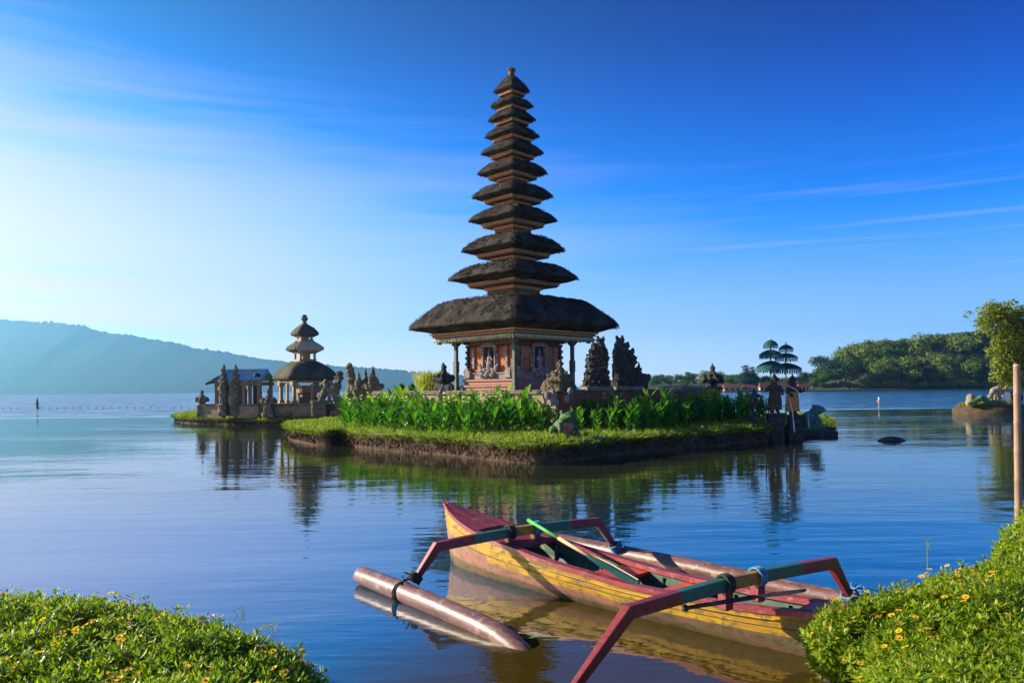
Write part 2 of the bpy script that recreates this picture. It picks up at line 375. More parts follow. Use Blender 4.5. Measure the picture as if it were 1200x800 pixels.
def ridge(name, prof, d0, d1, step, amp, ascale, m, z0=-.5, rows=16, pw=.8):
    """a wooded slope: crest heights given as (x at the crest, z), shore at depth d0, crest at depth d1"""
    xs = np.arange(prof[0][0], prof[-1][0]+step, step); zc = np.interp(xs, [q[0] for q in prof], [q[1] for q in prof])
    vs, fs = [], []; k = len(xs)
    for j in range(rows+4):
        f_ = j/rows
        for i, x in enumerate(xs):
            g = min(f_, 1.)
            z = zc[i]*(g**pw) if f_ <= 1 else zc[i]*(1-(f_-1)*.9)
            yy = d0+(d1-d0)*f_
            if f_ > 0: z += amp*(abs(mn.noise(Vector((x*ascale, yy*ascale*.7, 1))))*1.6+.9*mn.noise(Vector((x*ascale*2.3, yy*ascale*1.7, 5)))+.5*mn.noise(Vector((x*ascale*5.1, yy*ascale*4, 9))))*min(1, f_*4)*min(1., zc[i]/12+.05)*(.08+1.1*max(0, min(1, (f_-.85)/.15)))
            vs.append((x, yy+4*mn.noise(Vector((x*.05, j, 0))), z if f_ > 0 else z0))
    for j in range(rows+3):
        for i in range(k-1):
            a = j*k+i; fs.append((a, a+1, a+1+k, a+k))
    return tag(raw(name, vs, fs, m, smooth=True), kind='structure')
hp = [(-300, 372), (-120, 366), (0, 373), (60, 377), (98, 380), (115, 387), (150, 391), (180, 397), (200, 399), (230, 407), (262, 411), (300, 418), (340, 423), (400, 428), (440, 430), (480, 434), (520, 437), (556, 440), (600, 446), (650, 451), (700, 454), (760, 456)]
ridge('hills', [((S(a, b, 4500)).x, max(.5, S(a, b, 4500).z-10)) for a, b in hp], 3800, 4500, 7., 11., .026, M['hill'], rows=40)
# low land under the village and the wood on the far shore
def land(name, pts, m, z=.35, edge=1.):
    mb = MB(); n_ = len(pts); c = sum((Vector((*q, 0)) for q in pts), Vector())/n_
    mb.loft([[(q[0], q[1], -.6) for q in pts], [(q[0], q[1], z*.7) for q in pts], [(c.x+(q[0]-c.x)*.985, c.y+(q[1]-c.y)*.985, z) for q in pts]])
    return tag(mb.build(name, m), kind='structure')
def colx(px, d): return PX(px, 0, d).x
land('shore', [(colx(640, 376), 376), (colx(760, 364), 364), (colx(850, 358), 358), (colx(960, 362), 362), (colx(1080, 394), 394), (colx(1290, 400), 400), (colx(1380, 512), 608), (colx(640, 512), 608)], M['land'], .6)
rp = [(930, 452), (945, 444), (960, 434), (985, 421), (1010, 410), (1040, 405), (1075, 400), (1110, 394), (1150, 388), (1200, 382), (1260, 380), (1330, 396)]
ridge('wooded_hill', [(S(a, b, 480).x, max(.3, S(a, b, 480).z-4)) for a, b in rp], 400, 480, 2.5, 2.5, .09, M['hill'], .3, 12, .9)
lowp = [(640, 452), (740, 450), (765, 445), (800, 443), (850, 445), (900, 446), (950, 445), (985, 450)]
ridge('low_hill', [(S(a, b, 512).x, max(.3, S(a, b, 512).z-2)) for a, b in lowp], 448, 512, 3.5, 2.5, .09, M['hill'], .3, 8, .9)

# ------------------------------------------------------------------ trees
def crown_cards(lobes, nleaf, size, rg, flat=.0):
    """many small leaf-clump faces spread through the lobes' volume"""
    vol = np.array([l[3]*l[4]*l[5] for l in lobes]); pk = rg.choice(len(lobes), nleaf, p=vol/vol.sum())
    L = np.array(lobes)[pk]
    d = rg.normal(size=(nleaf, 3)); d /= np.linalg.norm(d, axis=1)[:, None]
    r_ = rg.random(nleaf)**.38*(1+rg.normal(size=nleaf)*.10)
    c = L[:, :3]+d*r_[:, None]*L[:, 3:6]
    nrm = d+rg.normal(size=(nleaf, 3))*.38+np.array([0, 0, .25]); nrm /= np.linalg.norm(nrm, axis=1)[:, None]
    a = np.cross(nrm, rg.normal(size=(nleaf, 3))); a /= np.linalg.norm(a, axis=1)[:, None]; b = np.cross(nrm, a)
    s = size*(.6+.8*rg.random(nleaf))[:, None]
    droop = nrm*s*(.1+.25*rg.random(nleaf))[:, None]
    v = np.stack([c-a*s*.9, c-b*s*.45-droop*.3, c+a*s*.9-droop, c+b*s*.45-droop*.3], 1).reshape(-1, 3)
    fc = np.arange(nleaf*4).reshape(-1, 4)
    return v, fc
def make_tree(name, h, w, nl, leaves, size, m, seed, kind='round'):
    rg = np.random.default_rng(seed); lobes = []
    if kind == 'round':
        for i in range(nl):
            a = rg.random()*6.283; q = rg.random()**.6; z = h*(.42+.48*rg.random())
            k = max(.25, 1-((z/h-.58)/.55)**2)
            s = w*(.19+.17*rg.random()); lobes.append((math.cos(a)*w*.62*q*k, math.sin(a)*w*.62*q*k, z, s, s, s*.72))
    elif kind == 'tall':
        for i in range(nl):
            a = rg.random()*6.283; f_ = i/nl; z = h*(.25+.72*f_); s = w*(.42-.26*f_)*(.8+.4*rg.random()); q = w*.35*(1-f_*.8)*rg.random()
            lobes.append((math.cos(a)*q, math.sin(a)*q, z, s, s, s*.8))
    elif kind == 'layer':
        for i in range(nl):
            f_ = i/nl; z = h*(.35+.62*f_); a = rg.random()*6.283; q = w*.5*(1-f_*.55)*rg.random()**.5
            s = w*.34*(1-.35*f_); lobes.append((math.cos(a)*q, math.sin(a)*q, z, s, s, h*.022))
    root = thing(name, (0, 0, 0), None, 'tree')
    mb = MB(); mb.tube([(0, 0, -.5), (.02*w, 0, h*.25), (-.02*w, .02*w, h*.55), (0, 0, h*.85)], [h*.022, h*.016, h*.011, h*.003], 7)
    for i in range(5):
        L = lobes[int(rg.integers(len(lobes)))]; z0 = min(L[2]*.62, h*.6)
        mb.tube([(0, 0, z0), (L[0]*.5, L[1]*.5, z0+(L[2]-z0)*.6), (L[0], L[1], L[2])], [h*.009, h*.006, h*.002], 5)
    mb.build('trunk', M['bark'], root, local=True)
    v, fc = crown_cards(lobes, leaves, size, rg)
    raw('crown', v, fc, m, root)
    return root
protos = {}
for key, a in {'oak': ('forest_tree', 18, 15, 11, 3000, .66, M['tree1'], 1), 'ash': ('forest_tree', 20, 13, 10, 2900, .62, M['tree2'], 2), 'fig': ('forest_tree', 17, 17, 12, 3200, .70, M['tree3'], 3), 'elm': ('forest_tree', 22, 14, 13, 3000, .64, M['tree1'], 4), 'lime': ('forest_tree', 14, 13, 9, 2600, .62, M['tree2'], 9)}.items():
    protos[key] = make_tree(*a)
protos['tall'] = make_tree('cypress_tree', 20, 7, 16, 2000, .5, M['tree3'], 5, 'tall')
protos['layer'] = make_tree('layered_cedar_tree', 24, 17, 16, 1500, .55, M['tree3'], 6, 'layer')
protos['shrub'] = make_tree('shore_bush', 6, 9, 12, 1500, .5, M['tree2'], 8)
used = set()
def plant(key, loc, h_scale, label, group, w_scale=None, rz=None):
    o = protos[key] if key not in used else copy_tree(protos[key])
    used.add(key)
    o.location = loc; w = w_scale or h_scale
    o.scale = (w, w, h_scale); o.rotation_euler = (0, 0, rnd.random()*6.28 if rz is None else rz)
    o['label'] = label; o['group'] = group; o['category'] = 'bush' if key == 'shrub' else 'tree'
    return o
HTS = {'oak': 18, 'ash': 20, 'fig': 17, 'elm': 22, 'lime': 14, 'tall': 20, 'layer': 24, 'shrub': 6}
def slope(px, d):                                      # ground height of the wooded hill
    zc = np.interp(px, [q[0] for q in rp], [max(.3, S(q[0], q[1], 480).z-4) for q in rp])
    return max(.3, zc*max(0, min(1, (d-400)/80))**.9)
# the wood beyond the far shore, rows climbing the slope: every tree by itself
for row, (d_, n_, y0) in enumerate(((405, 18, 0), (415, 15, 4), (427, 15, 2), (439, 14, 6), (453, 14, 3), (466, 13, 4), (477, 12, 1))):
    for i in range(n_):
        px = 958+row*7+(1262-958-row*7)*(i+.2+.6*rnd.random())/n_
        d_i = d_+rnd.uniform(-6, 6); key = rnd.choice(['oak', 'ash', 'fig', 'elm', 'lime', 'oak', 'fig'])
        top = np.interp(px, [940, 960, 985, 1010, 1040, 1080, 1120, 1160, 1200, 1260], [445, 434, 414, 406, 404, 396, 391, 389, 384, 380])
        g = slope(px, d_i); zt = S(px, top, d_i).z
        hh = (zt-g)*rnd.uniform(.94, 1.12) if row >= 4 else (10+9*rnd.random()+row)
        hh = max(5, min(hh, 24, zt-g+2))
        lab = {'oak': 'mid green spreading tree in the dense wood on the slope across the water', 'elm': 'high crowned mid green tree in the wood on the slope across the water', 'ash': 'pale green loose crowned tree in the wood on the slope across the water', 'lime': 'short pale green tree in the wood on the slope across the water', 'fig': 'very dark broad tree in the wood on the slope across the water'}[key]
        plant(key, (colx(px, d_i), d_i, g-.4), hh/HTS[key], lab, lab.split(' in the')[0]+'s of the wood', w_scale=hh/HTS[key]*rnd.uniform(.95, 1.3) if hh > 7.5 else .56)
for i in range(26):
    px = 952+(1262-952)*(i+.5*rnd.random())/26
    d_i = 397.5+rnd.uniform(-2, 2); plant('shrub', (colx(px, d_i), d_i, .2), rnd.uniform(.5, .9), 'low bush at the water line in front of the dense wood', 'bushes along the foot of the wood')
plant('layer', (colx(1148, 468), 468, slope(1148, 468)), (S(1148, 374, 468).z-slope(1148, 468))/24, 'dark cedar with flat layered boughs standing clear above the wood', None)
for px, top, k in ((1018, 401, 'tall'), (1058, 402, 'tall')):
    plant(k, (colx(px, 472), 472, slope(px, 472)), (S(px, top, 472).z-slope(px, 472))/20, 'narrow pointed tree poking out above the rounded crowns of the wood', 'pointed trees in the wood')
# trees on the low shore between the gate and the wood
mid = [(700, 447, 496), (716, 448, 480), (672, 447, 512), (660, 449, 512), (686, 449, 480), (735, 447, 488), (766, 440, 480), (776, 437, 472), (786, 439, 480), (797, 436, 464), (806, 435, 472), (815, 437, 480), (824, 436, 374), (834, 435, 472), (842, 438, 448), (850, 440, 432), (858, 438, 416), (873, 439, 400), (890, 441, 396), (903, 440, 392), (916, 441, 400), (930, 440, 400), (943, 438, 408), (952, 437, 404), (962, 437, 400), (752, 443, 488), (896, 446, 384), (936, 446, 384)]
for i, (px, py, d_) in enumerate(mid):
    key = rnd.choice(['oak', 'ash', 'lime', 'elm']) if px < 845 else rnd.choice(['oak', 'fig', 'elm'])
    hh = (S(px, py, d_).z-.4)*rnd.uniform(.95, 1.1)
    lab = 'hazy round tree on the low far shore behind the gate and wall' if px < 845 else 'dark round tree behind the red roofed houses on the far shore'
    plant(key, (colx(px, d_), d_, .4), hh/HTS[key], lab, 'far shore trees by the gate' if px < 845 else 'trees behind the far houses', w_scale=hh/HTS[key]*1.05)
plant('tall', (colx(874, 392), 392, .4), (S(874, 426, 392).z-.4)/20, 'tall dark pointed tree rising over the far houses', None, w_scale=1.5)
plant('tall', (colx(882, 396), 396, .4), (S(882, 428, 396).z-.4)/20, 'second tall dark tree close beside the pointed one over the far houses', None, w_scale=1.2)

# arching bamboo overhanging the small rock islet
bc = PX(1222, .4, 76)
root = thing('bamboo_clump', bc, 'tall olive bamboo arching over the little islet of statues', 'bamboo')
rg = np.random.default_rng(12); lobes = []
canes = [(1143, 372, 75), (1152, 361, 76), (1165, 357, 75), (1180, 358, 77), (1195, 362, 76), (1208, 356, 76), (1175, 380, 75), (1190, 395, 77), (1200, 410, 76), (1160, 366, 76), (1212, 385, 75), (1225, 370, 76), (1240, 366, 76), (1236, 395, 77)]
for i, (px, py, d_) in enumerate(canes):
    e = S(px, py, d_); b = bc+Vector((rnd.uniform(-.5, .5), rnd.uniform(-.5, .5), 0)); mb = MB()
    top = Vector((b.x+(e.x-b.x)*.45, b.y, max(e.z, 6)+1.0)); pts = []
    for k in range(13):
        s_ = k/12; pts.append(b*(1-s_)**2+top*2*s_*(1-s_)+e*s_**2)
    mb.tube(pts, [.06*(1-.85*k/12) for k in range(13)], 6); mb.build('cane', M['pole'], root)
    for k in range(5, 13):
        for _ in range(2):
            q = pts[k]-bc+Vector((rnd.gauss(0, .35), rnd.gauss(0, .35), rnd.gauss(-.25, .4))); lobes.append((q.x, q.y, q.z, .62, .62, .45))
    for k in range(4):
        q = pts[12]-bc+Vector((rnd.gauss(.1, .3), rnd.gauss(0, .3), -.5-.55*k)); lobes.append((q.x, q.y, q.z, .45, .45, .5))
for px, py in ((1172, 400), (1178, 412), (1182, 424), (1188, 440), (1168, 388), (1160, 378), (1154, 372), (1186, 372), (1162, 362), (1174, 366), (1196, 430), (1190, 420), (1206, 436), (1172, 428), (1178, 440), (1184, 450), (1196, 452), (1170, 440), (1202, 450), (1176, 418), (1166, 412), (1186, 405), (1200, 445), (1196, 400), (1178, 372), (1188, 382), (1204, 420), (1200, 380), (1170, 368), (1194, 388), (1184, 392), (1196, 412), (1192, 436), (1180, 384), (1200, 394)):
    q = S(px, py, 76)-bc; lobes += [(q.x, q.y, q.z, 1.0, 1.0, .85)]*2
v, fc = crown_cards(lobes, 13000, .17, rg); raw('foliage', v, fc, M['bamboo'], root)
land('bank', [(colx(1206, 66), 66), (colx(1300, 62), 62), (colx(1420, 80), 80), (colx(1300, 95), 95), (colx(1208, 84), 84)], M['mud'], .5)
# ------------------------------------------------------------------ the temple island
def resample(poly, step, closed=True):
    out = []; k = len(poly)
    for i in range(k if closed else k-1):
        a, b = Vector(poly[i]), Vector(poly[(i+1) % k]); L = (b-a).length; m_ = max(1, int(L/step))
        for j in range(m_): out.append(a+(b-a)*j/m_)
    return out
def smooth_poly(p, it=2):
    for _ in range(it):
        q = []
        for i in range(len(p)):
            a, b = p[i], p[(i+1) % len(p)]; q += [a*.75+b*.25, a*.25+b*.75]
        p = q
    return p
def inward(p):
    k = len(p); res = []
    area = sum(p[i].x*p[(i+1) % k].y-p[(i+1) % k].x*p[i].y for i in range(k)); sg = 1 if area > 0 else -1
    for i in range(k):
        t = (p[(i+3) % k]-p[i-3]); nn = Vector((-t.y, t.x, 0)).normalized()*sg; res.append(nn)
    return res
def island(name, poly, zlip, ztop, inset, step=.25, hang=.12, rough_=.10):
    p = [Vector((q[0], q[1], 0)) for q in poly]; p = resample(smooth_poly(p, 2), step); nn = inward(p); k = len(p)
    c = sum(p, Vector())/k; rings = []
    prof = [(.10, -.4), (.14, -.02), (.16, zlip*.25), (.10, zlip*.5), (.03, zlip*.75), (-hang*.3, zlip*.92), (0, zlip), (.22, zlip+.05), (inset*.5, zlip+(ztop-zlip)*.6), (inset, ztop)]
    for dd, z in prof:
        r_ = []
        for q, m_ in zip(p, nn):
            v = q+m_*dd+Vector((0, 0, z))
            a = rough_*(1 if z < zlip+.01 else .3)
            r_.append(v+m_*(a*(nz(v, 1.1)*1.3+nz(v, 4., 9)*.9))+Vector((0, 0, .04*nz(v, 1.3, 5))))
        rings.append(r_)
    rings.append([c+(q-c)*.6 for q in rings[-1]]); rings[-1] = [Vector((v.x, v.y, ztop)) for v in rings[-1]]
    mb = MB(); nr = len(rings); mb.loft(rings, cap=False)
    mb.mi = [0 if (i//k) < 6 else 1 for i in range(len(mb.f))]
    b = len(mb.v); mb.v.append(Vector((c.x, c.y, ztop)))
    for j in range(k): mb.f.append([b, (nr-1)*k+j, (nr-1)*k+(j+1) % k]); mb.mi.append(1)
    o = tag(mb.build(name, [M['dirt'], M['turf']], smooth=True), kind='structure')
    return p, nn, rings
def blades(name, pts, hmin, hmax, wd, m, lean=.35, seed=1, out=None):
    """one thin bent blade per point"""
    rg = np.random.default_rng(seed); P = np.asarray(pts, float); k = len(P)
    a = rg.random(k)*6.283; h = hmin+(hmax-hmin)*rg.random(k)
    side = np.stack([np.cos(a), np.sin(a), np.zeros(k)], 1)*wd*(.6+.8*rg.random(k))[:, None]
    ln = rg.normal(size=(k, 3))*lean; ln[:, 2] = 0
    if out is not None: ln += np.asarray(out)
    up = np.array([0, 0, 1.])
    mid = P+(up*.6+ln*.25)*h[:, None]; tip = P+(up+ln)*h[:, None]
    v = np.stack([P-side, P+side, mid+side*.8, tip, mid-side*.8], 1).reshape(-1, 3)
    fc = np.arange(k*5).reshape(-1, 5)
    return tag(raw(name, v, fc, m), kind='stuff')
def turf_blades(name, p, nn, ztop, zlip, inset, n_, seed, front, depth=2.2, h=(.08, .20), wd=.014):
    rg = random.Random(seed); idx = [i for i in range(len(p)) if front(p[i])]; pts = []; outs = []
    for _ in range(n_):
        i = rg.choice(idx); q, m_ = p[i], nn[i]; t = (p[(i+1) % len(p)]-p[i])
        if rg.random() < .42:
            dd = rg.uniform(-.10, .12); z = zlip-.05-.10*rg.random(); outs.append(tuple(-m_*(.5+.7*rg.random())+Vector((0, 0, -.5*rg.random()))))
        else:
            dd = rg.random()**1.4*depth; z = (zlip+.03+(ztop-zlip)*min(1, dd/inset)*.95); outs.append((0, 0, 0))
        v = q+t*rg.random()+m_*(dd+.10*nz(q, 1.1)); pts.append((v.x, v.y, z-.02))
    return blades(name, pts, h[0], h[1], wd, M['grass'], .5, seed, outs)
def roots(name, p, nn, zlip, n_, seed, front, wd=.02):
    rg = random.Random(seed); idx = [i for i in range(len(p)) if front(p[i])]; pts = []; outs = []
    for _ in range(n_):
        i = rg.choice(idx); q, m_ = p[i], nn[i]; t = (p[(i+1) % len(p)]-p[i]); z = zlip-rg.random()*zlip*.75
        v = q+t*rg.random()+m_*(.06-.05*rg.random()); pts.append((v.x, v.y, z)); w = -m_*(.25+.5*rg.random()); outs.append((w.x+rg.gauss(0, .3), w.y, -2.+.5*rg.random()))
    return blades(name, pts, .06, .20, wd, M['root'], .2, seed, outs)
LIP = .60
fl = [(334, 495), (337, 499.5), (352, 503), (380, 505.5), (404, 503.5), (416, 506.5), (440, 508.5), (480, 510.5), (525, 513), (565, 516.5), (600, 519), (628, 520.5), (660, 519), (700, 515), (740, 511), (800, 507), (850, 503), (890, 500.5), (908, 499.5)]
poly = [G(a, b, LIP) for a, b in fl]+[Vector((13.2, 38.5, 0)), Vector((12.8, 46, 0)), Vector((6, 54, 0)), Vector((-4, 55, 0)), Vector((-10.3, 50, 0)), Vector((-10.8, 44.5, 0)), Vector((-10.2, 41.8, 0))]
ip, inn, irings = island('island', poly, LIP, .65, 1.4)
turf_blades('grass', ip, inn, .65, LIP, 1.4, 24000, 5, lambda q: q.y < 45, 3.0)
roots('roots', ip, inn, LIP, 7000, 15, lambda q: q.y < 45)
LZ = .42
il = [(204, 485.5), (207, 488), (225, 489.3), (255, 490), (290, 491), (320, 491.3), (350, 491.2), (385, 491), (398, 490.6)]
poly2 = [G(a, b, LZ) for a, b in il]+[Vector((-10.5, 54, 0)), Vector((-10.5, 66, 0)), Vector((-17, 72, 0)), Vector((-27, 71, 0))]
jp, jnn, _ = island('shrine_island', poly2, LZ, .62, 1.2, .35)
turf_blades('grass', jp, jnn, .62, LZ, 1.2, 9000, 6, lambda q: q.y < 64, 2.2, (.10, .24), .03)
roots('roots', jp, jnn, LZ, 2600, 16, lambda q: q.y < 64, .035)
sl_ = [(900, 499), (925, 502), (955, 502), (972, 499), (979, 494)]
poly3 = [G(a, b, .25) for a, b in sl_]+[G(972, 489, .25), G(935, 488.5, .25), G(905, 490, .25)]
kp, knn, _ = island('statue_island', poly3, .22, .52, .7, .15, .05, .08)
turf_blades('grass', kp, knn, .52, .25, .7, 2600, 8, lambda q: True, 1.4, (.07, .18), .018)

# ------------------------------------------------------------------ the eleven-roofed tower
TD = 36.8; TC = PX(603, 2.0, TD); TX, TY = TC.x, TC.y
K = TD/F
def tz(y): return H+(HZ+.1-y)*K
def dia(r, z, npside=8, rr_=.0):
    """square ring seen corner on, half diagonal r"""
    out = []
    cs = [Vector((r, 0)), Vector((0, r)), Vector((-r, 0)), Vector((0, -r))]
    for i in range(4):
        a, b = cs[i], cs[(i+1) % 4]
        for j in range(npside):
            f_ = j/npside; q = a+(b-a)*f_
            e = 4*f_*(1-f_); q = q*(1+.035*e)                      # eaves bow out a little
            if j == 0: q *= .975
            out.append(Vector((TX+q.x, TY+q.y, z)))
    return out
tower = thing('pagoda_tower', (TX, TY, 2.0), 'tall eleven tiered thatched pagoda tower on the walled island', 'pagoda')
mb = MB()
for r_, z0, z1 in ((2.62, 2.0, 2.16), (2.46, 2.16, 2.30), (2.56, 2.30, 2.40), (2.36, 2.40, 2.56), (2.46, 2.56, 2.66)):
    s_ = r_/math.sqrt(2); mb.bbox((TX, TY, (z0+z1)/2), (2*s_, 2*s_, z1-z0-.004), R(45), .02)
mb.build('plinth', M['pinkstone'], tower)
s_ = 2.14/math.sqrt(2); mb = MB(); mb.box((TX, TY, 3.52), (2*s_, 2*s_, 1.72), R(45))
wall = mb.build('wall', M['brick'], tower)
FACES = [(Vector((-1, -1, 0)).normalized(), Vector((1, -1, 0)).normalized()), (Vector((1, -1, 0)).normalized(), Vector((1, 1, 0)).normalized()), (Vector((1, 1, 0)).normalized(), Vector((-1, 1, 0)).normalized()), (Vector((-1, 1, 0)).normalized(), Vector((-1, -1, 0)).normalized())]
for fi, (nn_, tt) in enumerate(FACES):
    ang = math.atan2(tt.y, tt.x); cc = Vector((TX, TY, 0))+nn_*s_
    def at(u, o, z): return cc+tt*u+nn_*o+Vector((0, 0, z))
    # carved grey base course with scrolls
    mb = MB(); mb.bbox(at(0, .07, 2.78), (2*s_+.16, .15, .24), ang, .02); mb.bbox(at(0, .10, 2.93), (2*s_+.10, .20, .07), ang, .02)
    for sgn in (-1, 1):
        mb.bbox(at(sgn*(s_-.18), .16, 2.88), (.42, .26, .34), ang, .03)
        mb.bbox(at(sgn*(s_-.12), .17, 3.10), (.26, .2, .14), ang, .03)
        mb.bbox(at(sgn*(s_+.06), .10, 3.00), (.20, .2, .20), ang, .03)
    mb.build('base_carving', M['greystone'], tower)
    mb = MB(); mb.bbox(at(0, .05, 4.30), (2*s_-.2, .10, .16), ang, .015)
    for k_ in range(15): mb.bbox(at((k_-7)*(2*s_-.35)/15, .09, 4.19), (.10, .08, .12), ang, .02)
    mb.build('frieze', M['gold_dark'], tower)
    for sgn in (-1, 1):
        mb = MB()
        for k_ in range(5): mb.bbox(at(sgn*(s_-.42), .045+.02*(k_ % 2), 3.25+.2*k_), (.16+.05*(k_ % 2), .10, .19), ang, .02)
        mb.build('pilaster', M['greystone'], tower)
    # niche: stepped frame, dark recess, relief figure, scroll pedestal
    mb = MB()
    for u in (-.40, .40):
        mb.bbox(at(u, .08, 3.55), (.10, .16, 1.15), ang, .015); mb.bbox(at(u*1.22, .05, 3.42), (.08, .10, .80), ang, .015)
        mb.bbox(at(u*1.12, .10, 4.10), (.20, .2, .10), ang, .015)
    mb.bbox(at(0, .09, 4.18), (.98, .18, .10), ang, .015); mb.bbox(at(0, .08, 4.27), (.74, .15, .09), ang, .015)
    nf = mb.build('niche', M['greystone'], tower)
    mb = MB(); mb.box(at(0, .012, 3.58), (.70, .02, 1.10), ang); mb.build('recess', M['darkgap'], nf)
    mb = MB(); mb.ell(at(0, .07, 3.30), (.17, .17, .18)); mb.ell(at(0, .08, 3.55), (.12, .12, .22)); mb.ell(at(0, .09, 3.82), (.075, .075, .09)); mb.lathe([(.07, 0), (.05, .09), (.012, .22)], at(0, .09, 3.86), 8)
    for sgn in (-1, 1):
        mb.tube([at(sgn*.11, .09, 3.68), at(sgn*.22, .12, 3.52), at(sgn*.13, .15, 3.42)], [.05, .045, .035], 6)
        mb.tube([at(sgn*.06, .09, 3.25), at(sgn*.2, .14, 3.14), at(sgn*.05, .18, 3.10)], [.07, .06, .05], 6)
    mb.build('relief_figure', M['greystone'], nf, remesh=.03, disp=.03, dscale=.05)
    mb = MB()
    for k_ in range(9):
        u = -.52+.13*k_; mb.ell(at(u, .17+.05*(k_ % 2), 3.02+.10*math.cos(u*3)), (.10, .10, .09))
    for sgn in (-1, 1):
        mb.ell(at(sgn*.52, .16, 3.16), (.12, .12, .12)); mb.ell(at(sgn*.60, .14, 3.30), (.08, .08, .08)); mb.ell(at(sgn*.34, .2, 2.86), (.16, .15, .14))
    mb.ell(at(0, .2, 2.86), (.2, .2, .14)); mb.build('scroll_pedestal', M['greystone'], nf, remesh=.035, disp=.06, dscale=.06)
    # saw-toothed corner carving on the corner at +t
    mb = MB(); q = Vector((TX, TY, 0))+(nn_+tt)*s_
    for k_ in range(9):
        z = 3.12+.135*k_; w = .24 if k_ % 2 == 0 else .15
        mb.bbox((q.x, q.y, z), (w*(1.15-.03*k_), w*(1.15-.03*k_), .128), R(45), .02)
    mb.bbox((q.x, q.y, 3.0), (.34, .34, .12), R(45), .02); mb.bbox((q.x, q.y, 4.34), (.34, .34, .10), R(45), .02)
    mb.build('corner_carving', M['darkstone'], tower)
# posts under the great eave
for a in range(4):
    q = Vector((TX+2.72*math.cos(a*math.pi/2), TY+2.72*math.sin(a*math.pi/2), 0)); mb = MB()
    mb.sq([(.16, 2.0), (.16, 2.18), (.13, 2.2), (.13, 2.34)], (q.x, q.y, 0), R(45)); mb.sq([(.085, 2.34), (.085, 3.0)], (q.x, q.y, 0), R(45))
    mb.sq([(.10, 3.0), (.105, 3.5), (.07, 3.54), (.075, 4.2), (.15, 4.30), (.15, 4.40)], (q.x, q.y, 0), R(45)); mb.build('post', M['greenpost'], tower)
tiers = [(383.0, 125.5, 350, 13), (326.5, 77.5, 310, 9.5), (293.5, 62, 277.5, 8), (258.5, 53, 245, 7.2), (231, 48.8, 218, 6.5), (203.3, 42, 191.5, 6), (180, 37.5, 169, 5.4), (160.5, 33, 150.5, 5), (141.2, 28.6, 132.3, 4.6), (125, 25.4, 116.8, 4.2), (107.3, 22, 88, 4.8)]
